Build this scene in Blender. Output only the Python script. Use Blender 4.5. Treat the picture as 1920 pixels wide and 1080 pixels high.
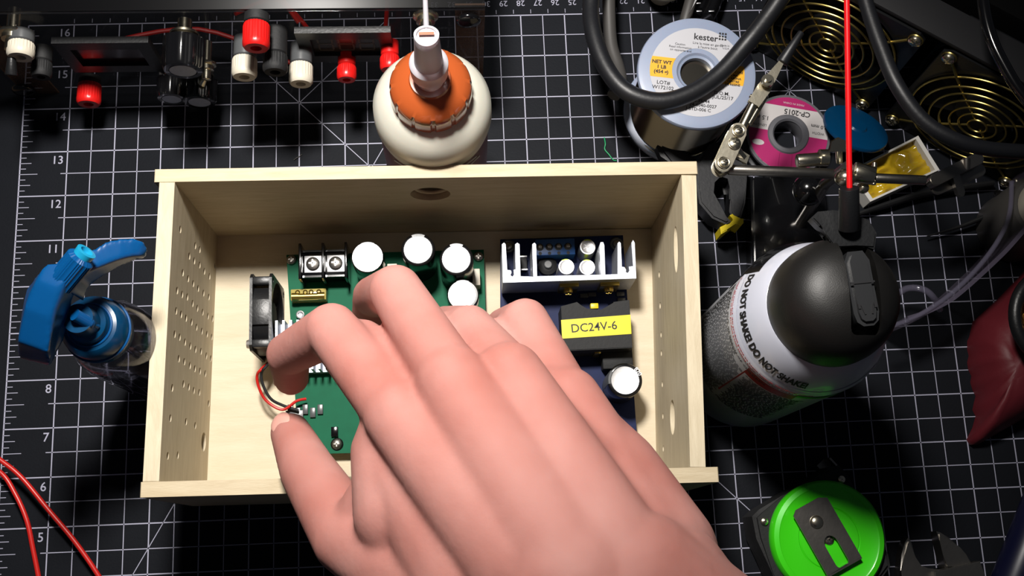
import bpy, bmesh, math, random
from mathutils import Vector, Matrix, Euler, noise
for o in list(bpy.data.objects): bpy.data.objects.remove(o)
random.seed(7)
PI = math.pi; S = 0.01; IN = 2.54            # all helper coordinates are centimetres; S brings them to metres
SC = bpy.context.scene; COL = SC.collection

# ------------------------------------------------------------------ camera, world, lamp, exposure
CAM_R = Matrix(((0.9984051, 0.0326629, -0.0460477), (-0.0423617, 0.9725998, -0.2285939), (0.0373194, 0.23018, 0.9724322)))
CAM_C = Vector((23.9706, 10.614, 58.8957)); FPX = 2084.2
cd = bpy.data.cameras.new('camera'); cam = bpy.data.objects.new('camera', cd); COL.objects.link(cam)
cd.sensor_width = 36; cd.lens = FPX / 1920 * 36; cd.clip_start = 0.01; cd.clip_end = 20
cam.matrix_world = Matrix.Translation(CAM_C * S) @ CAM_R.to_4x4()
SC.camera = cam
def P(px, py, z=0.0):
    """world point (cm) seen at a pixel of the photograph, at height z above the mat"""
    d = CAM_R @ Vector(((px - 960) / FPX, -(py - 540) / FPX, -1.0))
    return CAM_C + d * ((z - CAM_C.z) / d.z)
W = bpy.data.worlds.new('world'); SC.world = W; W.use_nodes = True
W.node_tree.nodes['Background'].inputs[0].default_value = (0.75, 0.82, 1.0, 1)
W.node_tree.nodes['Background'].inputs[1].default_value = 0.03
def spot(name, loc, target, radius, power, col, cone, blend=1.0):
    l = bpy.data.lights.new(name, 'SPOT'); l.shadow_soft_size = radius * S; l.energy = power; l.color = col; l.spot_size = math.radians(cone); l.spot_blend = blend
    o = bpy.data.objects.new(name, l); COL.objects.link(o); o.location = Vector(loc) * S
    o.rotation_euler = (Vector(target) - Vector(loc)).to_track_quat('-Z', 'Y').to_euler(); return o
spot('desk_lamp', (18.0, 43.0, 66.0), (17.0, 27.0, 0), 4.5, 38.0, (1.0, 0.955, 0.90), 76)
SC.view_settings.view_transform = 'Standard'; SC.view_settings.look = 'None'; SC.view_settings.exposure = 0.0
SC.view_settings.gamma = 1.0; SC.view_settings.use_curve_mapping = False

# ------------------------------------------------------------------ materials
def lin(c):
    return tuple(((v / 255) / 12.92 if v / 255 <= 0.04045 else ((v / 255 + 0.055) / 1.055) ** 2.4) for v in c)
def mat(name, rgb, rough=0.5, metal=0.0, trans=0.0, ior=1.45, coat=0.0, sss=0.0, alpha=1.0, var=0.0, vscale=60, bump=0.0, bscale=300, spec=None, stretch=None, sheen=0):
    m = bpy.data.materials.new(name); m.use_nodes = True; nt = m.node_tree; b = nt.nodes['Principled BSDF']
    g = .68 if metal < .5 else .85
    c = tuple(v * g for v in lin(rgb)) + (1,); I = b.inputs
    I['Base Color'].default_value = c; I['Roughness'].default_value = rough; I['Metallic'].default_value = metal
    I['Transmission Weight'].default_value = trans; I['IOR'].default_value = ior; I['Coat Weight'].default_value = coat
    I['Alpha'].default_value = alpha
    if spec is not None: I['Specular IOR Level'].default_value = spec
    if sss: I['Subsurface Weight'].default_value = sss; I['Subsurface Radius'].default_value = (1, .35, .2); I['Subsurface Scale'].default_value = 0.004
    tc = nt.nodes.new('ShaderNodeTexCoord'); mp = nt.nodes.new('ShaderNodeMapping'); nt.links.new(tc.outputs['Object'], mp.inputs[0])
    if stretch: mp.inputs['Scale'].default_value = stretch
    if var > 0:
        n = nt.nodes.new('ShaderNodeTexNoise'); n.inputs['Scale'].default_value = vscale; n.inputs['Detail'].default_value = 5; nt.links.new(mp.outputs[0], n.inputs['Vector'])
        mx = nt.nodes.new('ShaderNodeMix'); mx.data_type = 'RGBA'
        mx.inputs[6].default_value = tuple(max(0, v * (1 - var)) for v in c[:3]) + (1,); mx.inputs[7].default_value = tuple(min(1, v * (1 + var)) for v in c[:3]) + (1,)
        nt.links.new(n.outputs[0], mx.inputs[0]); nt.links.new(mx.outputs[2], I['Base Color'])
    if bump > 0:
        n2 = nt.nodes.new('ShaderNodeTexNoise'); n2.inputs['Scale'].default_value = bscale; n2.inputs['Detail'].default_value = 4; nt.links.new(mp.outputs[0], n2.inputs['Vector'])
        bp = nt.nodes.new('ShaderNodeBump'); bp.inputs['Strength'].default_value = bump; bp.inputs['Distance'].default_value = 0.0004
        nt.links.new(n2.outputs[0], bp.inputs['Height']); nt.links.new(bp.outputs[0], I['Normal'])
    return m
M = {}
M['mat'] = mat('mat_black', (27, 29, 34), .62, var=.18, vscale=25, bump=.25, bscale=900, spec=.10)
M['line'] = mat('mat_print', (176, 176, 196), .6)
M['bench'] = mat('bench_wood', (70, 56, 44), .6, var=.3, vscale=12, stretch=(1, 12, 1))
def wood(name, a, b, stretch, vs=30):
    m = mat(name, a, .62, bump=.25, bscale=260, stretch=stretch); nt = m.node_tree; bs = nt.nodes['Principled BSDF']
    mp = [n for n in nt.nodes if n.type == 'MAPPING'][0]
    n = nt.nodes.new('ShaderNodeTexNoise'); n.inputs['Scale'].default_value = vs; n.inputs['Detail'].default_value = 7; n.inputs['Roughness'].default_value = .65; n.inputs['Distortion'].default_value = .6
    r = nt.nodes.new('ShaderNodeValToRGB'); r.color_ramp.elements[0].position = .3; r.color_ramp.elements[1].position = .72
    r.color_ramp.elements[0].color = tuple(v * .66 for v in lin(b)) + (1,); r.color_ramp.elements[1].color = tuple(v * .66 for v in lin(a)) + (1,)
    nt.links.new(mp.outputs[0], n.inputs['Vector']); nt.links.new(n.outputs[0], r.inputs[0]); nt.links.new(r.outputs[0], bs.inputs['Base Color']); return m
M['wood_h'] = wood('pine_long', (226, 210, 178), (206, 187, 152), (1.2, 9, 9))
M['wood_s'] = wood('pine_side', (238, 224, 194), (212, 196, 164), (9, 1.2, 9))
M['wood_f'] = wood('pine_floor', (238, 224, 196), (224, 206, 174), (1.0, 5, 5), 18)
M['black'] = mat('black_plastic', (26, 27, 29), .38, bump=.2, bscale=800)
M['blackm'] = mat('black_matte', (20, 21, 23), .7, bump=.3, bscale=600)
M['blackg'] = mat('black_gloss', (14, 14, 16), .15, coat=.4)
M['cable'] = mat('cable_rubber', (24, 25, 29), .45, bump=.15, bscale=500)
M['cable_g'] = mat('cable_grey', (72, 70, 68), .5)
M['metal'] = mat('nickel', (226, 218, 196), .24, 1, bump=.1, bscale=400)
M['steel'] = mat('dark_steel', (150, 146, 140), .33, 1, var=.2, bump=.15)
M['alu'] = mat('aluminium', (196, 200, 210), .55, 1, var=.12, vscale=300, bump=.3, bscale=700)
M['can_top'] = mat('capacitor_aluminium', (236, 236, 238), .42, 1, bump=.2)
M['brass'] = mat('brass_wire', (176, 158, 92), .36, 1)
M['gold'] = mat('brass', (206, 180, 96), .3, 1)
M['vinyl'] = mat('capacitor_sleeve', (18, 18, 20), .2, coat=.3)
M['white'] = mat('white_print', (232, 232, 236), .5)
M['red'] = mat('red_plastic', (224, 28, 26), .33)
M['redw'] = mat('red_wire', (205, 34, 28), .35)
M['straw'] = mat('red_straw', (245, 20, 28), .3, sss=.2)
M['ivory'] = mat('ivory_plastic', (222, 214, 196), .4)
M['glue'] = mat('glue_bottle_plastic', (228, 226, 212), .38, sss=.25)
M['orange'] = mat('orange_cap', (184, 88, 42), .2, coat=.7)
M['frost'] = mat('frosted_plastic', (232, 228, 236), .4, trans=.35, ior=1.4, sss=.2)
M['label_dk'] = mat('dark_label', (96, 52, 66), .4, var=.5, vscale=90)
M['flange'] = mat('spool_plastic', (160, 172, 198), .4, trans=.12, sss=.25)
M['paper'] = mat('label_paper', (196, 196, 202), .5)
M['yellow'] = mat('label_yellow', (242, 178, 28), .5)
M['ink'] = mat('black_ink', (24, 24, 28), .6)
M['solder'] = mat('solder_wire', (150, 144, 132), .2, 1)
M['pink'] = mat('pink_label', (176, 30, 104), .4)
M['paper_d'] = mat('wick_label_white', (205, 200, 200), .5)
M['grey_p'] = mat('grey_plastic', (98, 98, 104), .4)
M['blue_t'] = mat('blue_translucent', (6, 84, 134), .25, trans=.45, ior=1.4)
M['blue_c'] = mat('spray_blue', (8, 90, 156), .28, trans=.25, ior=1.4, sss=.15)
M['cyan'] = mat('spray_cyan', (30, 160, 205), .3, sss=.2)
M['clear'] = mat('clear_plastic', (238, 238, 246), .04, trans=1.0, ior=1.3)
M['lilac'] = mat('safety_lens', (120, 112, 132), .06, alpha=.45, coat=.6)
M['lilac_b'] = mat('safety_brow', (120, 116, 136), .08, alpha=.4, coat=.8)
M['acryl'] = mat('acrylic_sheet', (60, 60, 66), .04, alpha=.10)
M['smoke'] = mat('smoked_sheet', (12, 12, 14), .3, alpha=.62, spec=.2)
M['acryl_b'] = mat('brown_film', (150, 112, 84), .3, alpha=.55)
M['rosin'] = mat('amber_rosin', (222, 184, 40), .12, trans=.2, ior=1.5, var=.2, vscale=120, bump=.3, bscale=90, sss=.2)
M['carton'] = mat('white_carton', (226, 224, 218), .6)
M['yel_p'] = mat('yellow_plastic', (232, 208, 22), .4)
M['green'] = mat('green_plastic', (70, 236, 28), .3, coat=.2)
M['pcb'] = mat('green_board', (14, 100, 70), .6, spec=.15, var=.15, vscale=200)
M['pcb_d'] = mat('dark_green_board', (40, 92, 62), .4, var=.3, vscale=300)
M['pcb_b'] = mat('blue_board', (18, 32, 76), .55, spec=.2, var=.3, vscale=200)
M['blue_term'] = mat('blue_terminal', (34, 84, 150), .4)
M['lab_y'] = mat('yellow_label', (240, 226, 10), .45)
M['cap_y'] = mat('capacitor_yellow', (210, 236, 40), .4)
M['fuse'] = mat('fuse_clear', (226, 206, 120), .15, trans=.4)
M['silic'] = mat('red_silicone', (108, 28, 38), .55, var=.15, bump=.3)
M['copper'] = mat('brass_wool', (214, 150, 70), .25, 1)
M['can_w'] = mat('can_white', (232, 236, 252), .3, coat=.3)
M['can_txt'] = mat('can_red_ink', (206, 40, 52), .5)
M['can_red'] = mat('can_red_band', (170, 40, 36), .35)
M['can_grn'] = mat('can_green', (60, 196, 40), .35)
M['dome'] = mat('can_black_cap', (26, 25, 24), .45, bump=.15, bscale=2500)
M['grey_s'] = mat('grey_switch', (86, 88, 90), .3)
M['trig'] = mat('trigger_grey', (52, 53, 55), .3)
M['disp'] = mat('display_glass', (52, 52, 48), .25)
M['disp_r'] = mat('display_red_glass', (44, 24, 30), .2)
M['seg'] = mat('display_segment', (84, 84, 78), .4)
M['navy'] = mat('navy_plastic', (18, 20, 52), .35)
M['thread'] = mat('green_wire', (10, 150, 90), .4)
M['blackest'] = mat('case_black', (10, 10, 11), .8, spec=.1)
M['grey_bar'] = mat('bar_grey', (44, 44, 46), .6, spec=.2)
M['skin'] = None
def skin():
    m = mat('skin', (224, 146, 130), .66, sss=.3, bump=.4, bscale=260, spec=.3); nt = m.node_tree; b = nt.nodes['Principled BSDF']
    mp = [n for n in nt.nodes if n.type == 'MAPPING'][0]
    n = nt.nodes.new('ShaderNodeTexNoise'); n.inputs['Scale'].default_value = 22; n.inputs['Detail'].default_value = 3
    r = nt.nodes.new('ShaderNodeValToRGB'); e = r.color_ramp.elements; e[0].position = .3; e[1].position = .7
    e[0].color = tuple(v * .56 for v in lin((208, 134, 122))) + (1,); e[1].color = tuple(v * .56 for v in lin((230, 168, 158))) + (1,)
    nt.links.new(mp.outputs[0], n.inputs['Vector']); nt.links.new(n.outputs[0], r.inputs[0]); nt.links.new(r.outputs[0], b.inputs['Base Color']); return m
M['skin'] = skin()
M['nail'] = mat('nail', (236, 176, 162), .25)
def fineprint(name, bg, ink, scale, thr=.5):
    m = mat(name, bg, .4); nt = m.node_tree; b = nt.nodes['Principled BSDF']; tc = [n for n in nt.nodes if n.type == 'TEX_COORD'][0]
    mp = [n for n in nt.nodes if n.type == 'MAPPING'][0]; mp.inputs['Scale'].default_value = (1, 1, 1)
    n = nt.nodes.new('ShaderNodeTexNoise'); n.inputs['Scale'].default_value = 900; nt.links.new(mp.outputs[0], n.inputs['Vector'])
    w = nt.nodes.new('ShaderNodeTexWave'); w.bands_direction = 'Z'; w.inputs['Scale'].default_value = scale; nt.links.new(mp.outputs[0], w.inputs['Vector'])
    mu = nt.nodes.new('ShaderNodeMath'); mu.operation = 'MULTIPLY'; nt.links.new(n.outputs[0], mu.inputs[0]); nt.links.new(w.outputs[1], mu.inputs[1])
    g = nt.nodes.new('ShaderNodeMath'); g.operation = 'GREATER_THAN'; g.inputs[1].default_value = thr; nt.links.new(mu.outputs[0], g.inputs[0])
    mx = nt.nodes.new('ShaderNodeMix'); mx.data_type = 'RGBA'; mx.inputs[6].default_value = tuple(v * .68 for v in lin(bg)) + (1,); mx.inputs[7].default_value = lin(ink) + (1,)
    nt.links.new(g.outputs[0], mx.inputs[0]); nt.links.new(mx.outputs[2], b.inputs['Base Color']); return m
M['fine'] = mat('can_label', (206, 208, 214), .35)

# ------------------------------------------------------------------ things and parts
MW = {}
def tag(o, label, cat, group=None, kind=None):
    o['label'] = label; o['category'] = cat
    if group: o['group'] = group
    if kind: o['kind'] = kind
    return o
def thing(name, label, cat, loc=(0, 0, 0), rot=0.0, group=None, mtx=None):
    o = bpy.data.objects.new(name, None); COL.objects.link(o); o.empty_display_size = .01
    m = (Matrix.Translation(Vector(loc)) @ (Matrix.Rotation(rot, 4, 'Z') if not isinstance(rot, (tuple, list)) else Euler(rot).to_matrix().to_4x4())) if mtx is None else mtx
    m2 = m.copy(); m2.translation = m.translation * S; o.matrix_world = m2; MW[o.name] = m
    return tag(o, label, cat, group)
def wm(o):
    while o.name not in MW: o = o.parent
    return MW[o.name]
class MB:
    def __init__(s): s.bm = bmesh.new()
    def _x(s, vs, m):
        if m is not None: bmesh.ops.transform(s.bm, matrix=m, verts=vs)
        return vs
    def box(s, c, d, rot=None, bev=0.0, seg=2):
        g = bmesh.ops.create_cube(s.bm, size=1.0); vs = g['verts']
        bmesh.ops.scale(s.bm, vec=Vector(d), verts=vs)
        if bev > 0:
            es = list({e for v in vs for e in v.link_edges})
            r = bmesh.ops.bevel(s.bm, geom=es, offset=bev, segments=seg, affect='EDGES', profile=.5)
            vs = list({v for f in r['faces'] for v in f.verts} | {v for v in vs if v.is_valid})
            vs = s._island(vs[0])
        m = Matrix.Translation(Vector(c)) @ (rot.to_4x4() if isinstance(rot, Matrix) else (Euler(rot).to_matrix().to_4x4() if rot else Matrix()))
        s._x(vs, m); return s
    def _island(s, v0):
        seen = {v0}; st = [v0]
        while st:
            v = st.pop()
            for e in v.link_edges:
                w = e.other_vert(v)
                if w not in seen: seen.add(w); st.append(w)
        return list(seen)
    def lathe(s, prof, seg=40, m=None, capped=True, flute=None):
        """prof: list of (r, z) from the bottom up; flute: f(angle, r, z) -> r"""
        rings = []
        for r, z in prof:
            if r < 1e-5: rings.append([s.bm.verts.new((0, 0, z))])
            else: rings.append([s.bm.verts.new(((flute(2*PI*k/seg, r, z) if flute else r) * math.cos(2*PI*k/seg), (flute(2*PI*k/seg, r, z) if flute else r) * math.sin(2*PI*k/seg), z)) for k in range(seg)])
        for a, b in zip(rings, rings[1:]):
            for k in range(seg):
                k2 = (k + 1) % seg
                if len(a) == 1 and len(b) == 1: continue
                if len(a) == 1: s.bm.faces.new((a[0], b[k2], b[k]))
                elif len(b) == 1: s.bm.faces.new((a[k], a[k2], b[0]))
                else: s.bm.faces.new((a[k], a[k2], b[k2], b[k]))
        if capped:
            if len(rings[0]) > 1 and prof[0] != prof[-1]: s.bm.faces.new(rings[0][::-1])
            if len(rings[-1]) > 1 and prof[0] != prof[-1]: s.bm.faces.new(rings[-1])
        if prof[0] == prof[-1] and len(rings[0]) > 1:
            for k in range(seg): pass
        vs = [v for r in rings for v in r]; s._x(vs, m); return s
    def cyl(s, p0, p1, r0, r1=None, seg=24, bev=0.0):
        r1 = r0 if r1 is None else r1; p0 = Vector(p0); p1 = Vector(p1); d = p1 - p0; L = d.length
        m = Matrix.Translation(p0) @ d.to_track_quat('Z', 'Y').to_matrix().to_4x4()
        pr = [(r0, 0), (r1, L)] if bev <= 0 else [(r0 - bev, 0), (r0 - bev*.3, bev*.3), (r0, bev), (r1, L - bev), (r1 - bev*.3, L - bev*.3), (r1 - bev, L)]
        return s.lathe(pr, seg, m)
    def ring(s, c, R, r, axis=(0, 0, 1), seg=48, sub=10, a0=0, a1=2*PI):
        q = Vector(axis).to_track_quat('Z', 'Y'); pts = []
        full = abs(a1 - a0 - 2*PI) < 1e-6; n = seg if full else seg + 1
        for k in range(n):
            a = a0 + (a1 - a0) * k / seg; pts.append(Vector(c) + q @ Vector((R*math.cos(a), R*math.sin(a), 0)))
        return s.tube(pts, r, sub, closed=full, smooth=0)
    def tube(s, pts, r, sub=10, closed=False, smooth=6, flat=None):
        pts = [Vector(p) for p in pts]
        rr = r if isinstance(r, (list, tuple)) else [r] * len(pts)
        if smooth and len(pts) > 2 and not closed:
            q = []; qr = []
            for i in range(len(pts) - 1):
                a = pts[max(i-1, 0)]; b = pts[i]; c = pts[i+1]; d = pts[min(i+2, len(pts)-1)]
                for k in range(smooth):
                    t = k / smooth
                    q.append(.5*((2*b) + (c-a)*t + (2*a-5*b+4*c-d)*t*t + (3*b-a-3*c+d)*t*t*t)); qr.append(rr[i]*(1-t) + rr[i+1]*t)
            q.append(pts[-1]); qr.append(rr[-1]); pts, rr = q, qr
        n = len(pts); rings = []; up = None
        for i, p in enumerate(pts):
            t = (pts[(i+1) % n] - pts[i-1]) if closed else (pts[min(i+1, n-1)] - pts[max(i-1, 0)])
            t.normalize()
            if up is None:
                up = Vector((0, 0, 1)) if abs(t.z) < .9 else Vector((1, 0, 0))
            x = up - t * up.dot(t)
            if x.length < 1e-6: x = t.orthogonal()
            x.normalize(); y = t.cross(x); up = x
            fl = flat or (1, 1)
            rings.append([s.bm.verts.new(p + x*(math.cos(2*PI*k/sub)*rr[i]*fl[0]) + y*(math.sin(2*PI*k/sub)*rr[i]*fl[1])) for k in range(sub)])
        pairs = list(zip(rings, rings[1:])) + ([(rings[-1], rings[0])] if closed else [])
        for a, b in pairs:
            for k in range(sub): s.bm.faces.new((a[k], a[(k+1) % sub], b[(k+1) % sub], b[k]))
        if not closed: s.bm.faces.new(rings[0][::-1]); s.bm.faces.new(rings[-1])
        return s
    def ball(s, c, r, sc=(1, 1, 1), seg=20, rot=None):
        g = bmesh.ops.create_uvsphere(s.bm, u_segments=seg, v_segments=max(8, seg//2), radius=r)
        m = Matrix.Translation(Vector(c)) @ (Euler(rot).to_matrix().to_4x4() if rot else Matrix()) @ Matrix.Diagonal((*sc, 1))
        s._x(g['verts'], m); return s
    def prism(s, pts, z0, z1, m=None, bev=0.0):
        a = sum(pts[i][0]*pts[(i+1) % len(pts)][1] - pts[(i+1) % len(pts)][0]*pts[i][1] for i in range(len(pts)))
        if a < 0: pts = pts[::-1]
        lo = [s.bm.verts.new((p[0], p[1], z0)) for p in pts]; hi = [s.bm.verts.new((p[0], p[1], z1)) for p in pts]; n = len(pts)
        fs = [s.bm.faces.new(lo[::-1]), s.bm.faces.new(hi)]
        for i in range(n): fs.append(s.bm.faces.new((lo[i], lo[(i+1) % n], hi[(i+1) % n], hi[i])))
        vs = lo + hi
        if bev > 0:
            es = [e for f in fs[:2] for e in f.edges]
            bmesh.ops.bevel(s.bm, geom=es, offset=bev, segments=2, affect='EDGES'); vs = s._island([v for v in s.bm.verts][-1])
        s._x(vs, m); return s
    def quadprism(s, c4, z0, z1, bev=0.0): return s.prism([(p[0], p[1]) for p in c4], z0, z1, bev=bev)
    def add_mesh(s, me, m=None):
        n0 = len(s.bm.verts); s.bm.from_mesh(me); s.bm.verts.ensure_lookup_table(); s._x(s.bm.verts[n0:], m); return s
    def plate(s, outline, holes, t, m=None):
        """flat plate with through holes in XY, thickness t centred on 0"""
        cu = bpy.data.curves.new('c', 'CURVE'); cu.dimensions = '2D'; cu.fill_mode = 'BOTH'; cu.extrude = t / 2
        for pts in [outline] + holes:
            sp = cu.splines.new('POLY'); sp.points.add(len(pts) - 1); sp.use_cyclic_u = True
            for i, p in enumerate(pts): sp.points[i].co = (p[0], p[1], 0, 1)
        o = bpy.data.objects.new('t', cu); COL.objects.link(o); dg = bpy.context.evaluated_depsgraph_get(); me = bpy.data.meshes.new_from_object(o.evaluated_get(dg))
        s.add_mesh(me, m); bpy.data.objects.remove(o); bpy.data.curves.remove(cu); bpy.data.meshes.remove(me); return s
    def text(s, body, size, m=None, t=.004, fn=None, align='CENTER', bold=0.0, res=3):
        cu = bpy.data.curves.new('t', 'FONT'); cu.body = body; cu.size = size; cu.extrude = t / 2; cu.align_x = align; cu.align_y = 'CENTER'; cu.offset = bold; cu.resolution_u = res
        o = bpy.data.objects.new('t', cu); COL.objects.link(o); dg = bpy.context.evaluated_depsgraph_get(); me = bpy.data.meshes.new_from_object(o.evaluated_get(dg))
        if fn:
            for v in me.vertices: v.co = fn(v.co)
        s.add_mesh(me, m); bpy.data.objects.remove(o); bpy.data.curves.remove(cu); bpy.data.meshes.remove(me); return s
    def build(s, name, material, parent=None, world=False, ang=38, loc=None, fuse=None, label=None):
        """world=True: vertices given in world cm, brought into the parent's frame"""
        if world and parent is not None: bmesh.ops.transform(s.bm, matrix=wm(parent).inverted(), verts=s.bm.verts)
        if parent is None and loc is None:
            xs = [v.co for v in s.bm.verts]; loc = Vector(((min(v.x for v in xs)+max(v.x for v in xs))/2, (min(v.y for v in xs)+max(v.y for v in xs))/2, min(v.z for v in xs)))
        if loc is not None: bmesh.ops.translate(s.bm, vec=-Vector(loc), verts=s.bm.verts)
        bmesh.ops.scale(s.bm, vec=(S, S, S), verts=s.bm.verts)
        if not fuse:
            bmesh.ops.recalc_face_normals(s.bm, faces=s.bm.faces)
            for f in s.bm.faces: f.smooth = True
            ca = math.radians(ang)
            for e in s.bm.edges:
                if len(e.link_faces) == 2 and e.calc_face_angle(0) > ca: e.smooth = False
        me = bpy.data.meshes.new(name); s.bm.to_mesh(me); s.bm.free()
        if fuse:
            vox, it = fuse; t = bpy.data.objects.new('t', me); COL.objects.link(t)
            md = t.modifiers.new('r', 'REMESH'); md.mode = 'VOXEL'; md.voxel_size = vox * S; md.use_smooth_shade = True
            ms = t.modifiers.new('s', 'SMOOTH'); ms.iterations = it; ms.factor = .5
            dg = bpy.context.evaluated_depsgraph_get(); me2 = bpy.data.meshes.new_from_object(t.evaluated_get(dg)); bpy.data.objects.remove(t); bpy.data.meshes.remove(me)
            me = me2; me.name = name
            for p in me.polygons: p.use_smooth = True
        me.materials.clear(); me.materials.append(M[material] if isinstance(material, str) else material)
        o = bpy.data.objects.new(name, me); COL.objects.link(o)
        if parent is not None: o.parent = parent
        elif loc is not None: o.location = Vector(loc) * S; MW[o.name] = Matrix.Translation(Vector(loc))
        if label: o['label'] = label
        return o
def copy_tree(o, parent=None):
    c = o.copy(); COL.objects.link(c)
    if parent is not None: c.parent = parent
    for ch in list(o.children): copy_tree(ch, c)
    return c
def circ(x, y, r, n=20, ry=None, a0=0): return [(x + r*math.cos(a0+2*PI*k/n), y + (ry or r)*math.sin(a0+2*PI*k/n)) for k in range(n)]
def frame(o, x, y, z=None):
    """4x4 matrix from origin and axes"""
    x = Vector(x).normalized(); y = Vector(y).normalized(); z = x.cross(y) if z is None else Vector(z).normalized()
    m = Matrix((x, y, z)).transposed().to_4x4(); m.translation = Vector(o); return m
def RZ(a): return Matrix.Rotation(math.radians(a), 4, 'Z')
def TR(*p): return Matrix.Translation(Vector(p))
def PP(pts, z): return [P(x, y, z) for x, y in pts]

# ------------------------------------------------------------------ bench and cutting mat
b = MB(); b.box((28, 20, -2.4), (150, 110, 4), bev=.1)
o = b.build('floor', 'bench'); o['kind'] = 'structure'
T = thing('cutting_mat', 'black self-healing cutting mat with a white inch grid under everything', 'cutting mat', (0, 0, -.4))
b = MB(); b.box((29.5, 20.5, -.2), (63, 46, .4), bev=.04); b.build('mat_sheet', 'mat', T, world=True)
b = MB(); h = .006
def ln(x0, y0, x1, y1, w):
    d = Vector((x1-x0, y1-y0, 0)); L = d.length; b.box(((x0+x1)/2, (y0+y1)/2, h/2), (L, w, h), (0, 0, math.atan2(d.y, d.x)))
for k in range(0, 16*8 + 1):
    y = k / 8 * IN
    if k % 8: ln(0, y, (.38 if k % 4 == 0 else (.24 if k % 2 == 0 else .13)) * IN, y, .035)
for k in range(0, 33):
    y = k / 2 * IN; whole = k % 2 == 0
    ln(0 if whole else .87 * IN, y, 23 * IN, y, .062 if whole else .045)
ln(0, 0, 0, 16*IN, .07)
for k in range(2, 47):
    x = k / 2 * IN; ln(x, IN, x, 16*IN, .062 if k % 2 == 0 else .045)
for k in range(0, 58): ln(2.54 + k, 41.0, 2.54 + k, 40.75, .03)
def dl(x0, y0, x1, y1): ln(x0*IN, y0*IN, x1*IN, y1*IN, .04)
dl(5.2, 14.8, 15.4, 4.6); dl(6, 14, 7.9, 15.9); dl(16.3, 13.3, 17.8, 14.8); dl(16.3, 14.7, 17.8, 13.2); dl(2.13, 3, 7.9, 13)
b.build('grid_lines', 'line', T, world=True)
for n in range(1, 17):
    b = MB(); b.text(str(n), .66, TR(.98*IN - .14, (n*IN) - .50, .006), align='RIGHT', t=.006, bold=.004)
    o = b.build('ruler_number', 'line', T, world=True)
for n in range(8, 34):
    b = MB(); b.text(str(n), .5, TR(34.98 - (n - 21)*1.0, 41.42, .006) @ RZ(180), t=.006); b.build('ruler_number', 'line', T, world=True)

# ------------------------------------------------------------------ wooden box
H = 9.5
T = thing('wooden_box', 'open pale wooden project box with drilled side walls, in the middle of the mat', 'box', (22.5, 20.7, 0))
def wall_plate(name, p0, p1, th, inward, holes, z0, z1, material):
    """upright plate from p0 to p1 (outer line, xy), thickness th towards inward; holes: (distance, height, r, ry)"""
    p0 = Vector((*p0, 0)); p1 = Vector((*p1, 0)); d = p1 - p0; L = d.length; d.normalize(); n = Vector((*inward, 0)); n = (n - d*n.dot(d)).normalized()
    m = frame(p0 + n*(th/2), d, (0, 0, 1))
    b = MB(); e = .04
    b.plate([(0, z0), (L, z0), (L, z1-e), (L-e, z1), (e, z1), (0, z1-e)], [circ(hx, hz, r, 14 if r < .3 else 28, ry) for hx, hz, r, ry in holes], th, m)
    return b.build(name, material, T, world=True)
def onplane(px, py, A, B):
    """pixel -> (distance along AB, height) on the vertical plane through AB"""
    d = CAM_R @ Vector(((px - 960) / FPX, -(py - 540) / FPX, -1.0)); A = Vector(A); B = Vector(B); u = (B - A).normalized(); n = Vector((u.y, -u.x))
    t = (A - CAM_C.xy).dot(n) / d.xy.dot(n); w = CAM_C + d*t; return (w.xy - A).dot(u), w.z
LA, LB = (10.93, 27.80), (10.65, 14.10)
hl = [(912,188),(988,270),(1010,290),(958,323),(983,347),(1010,322),(1010,368),(1034,400),(1060,425),(925,407),(952,437),(978,462),(1003,487),(1030,510),(1057,530),(897,497),(922,517),(948,530),(975,563),(999,587),(1026,607),(1053,627),(1076,640),(892,600),(917,618),(942,637),(970,657),(995,683),(1022,703),(1048,718),(1072,733),(885,718),(910,733),(937,758),(964,778),(990,795),(1018,805),(1045,828),(1068,842),(906,842),(934,857),(962,877),(987,893),(1013,905),(1040,918),(930,970),(957,985),(982,1003),(1010,1013),(873,990),(1088,372)]
HL = [(x/2.7, 360 + y/2.7) for x, y in hl] + [(x/3, 720 + y/3) for x, y in ((960,190),(1048,210),(1100,232),(1175,108),(946,402),(1002,398))]
holes = []
for q in HL:
    s_, z_ = onplane(*q, LA, LB)
    if .4 < z_ < 9.2 and .2 < s_ < 13.4 and all((s_-a)**2 + (z_-c)**2 > .13 for a, c, _, _ in holes): holes.append((s_, z_, .18, .18))
s_, z_ = onplane(382.5, 828, LA, LB); holes.append((s_, z_, .48, .48))
# the left wall runs from the back panel to the front panel
def shift(hs, off): return [(a + off, c, r, ry) for a, c, r, ry in hs]
wall_plate('side_panel', (10.24, 27.80), (9.93, 14.12), .70, (1, 0), holes, 0, H, 'wood_s')
RA, RB = (34.52, 27.42), (33.86, 13.78)
holes = []
for q in ((574,100),(576,225),(583,435),(587,650),(590,870)):
    s_, z_ = onplane(1080 + q[0]/3.6, 600 + q[1]/3.6, RA, RB); holes.append((s_, z_, .16, .16))
for q in ((1007,345),(1013,520)):
    s_, z_ = onplane(900 + q[0]/3, 400 + q[1]/3, RA, RB); holes.append((s_, z_, .18, .18))
s_, z_ = onplane(1261, 783, RA, RB); holes.append((s_, z_, .85, .62))
s_, z_ = onplane(1267, 468, RA, RB); holes.append((s_, z_, 1.15, .5))
wall_plate('side_panel', (35.22, 27.40), (34.54, 13.76), .69, (-1, 0), holes, 0, H, 'wood_s')
s_, z_ = onplane(808, 364, (10.02, 27.81), (35.30, 27.45))
wall_plate('back_panel', (10.0, 28.42), (35.32, 28.08), .62, (0, -1), [(s_, z_, .98, .98)], 0, H, 'wood_h')
wall_plate('front_panel', (9.83, 13.47), (35.09, 13.12), .66, (0, 1), [], 0, H, 'wood_h')
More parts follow.
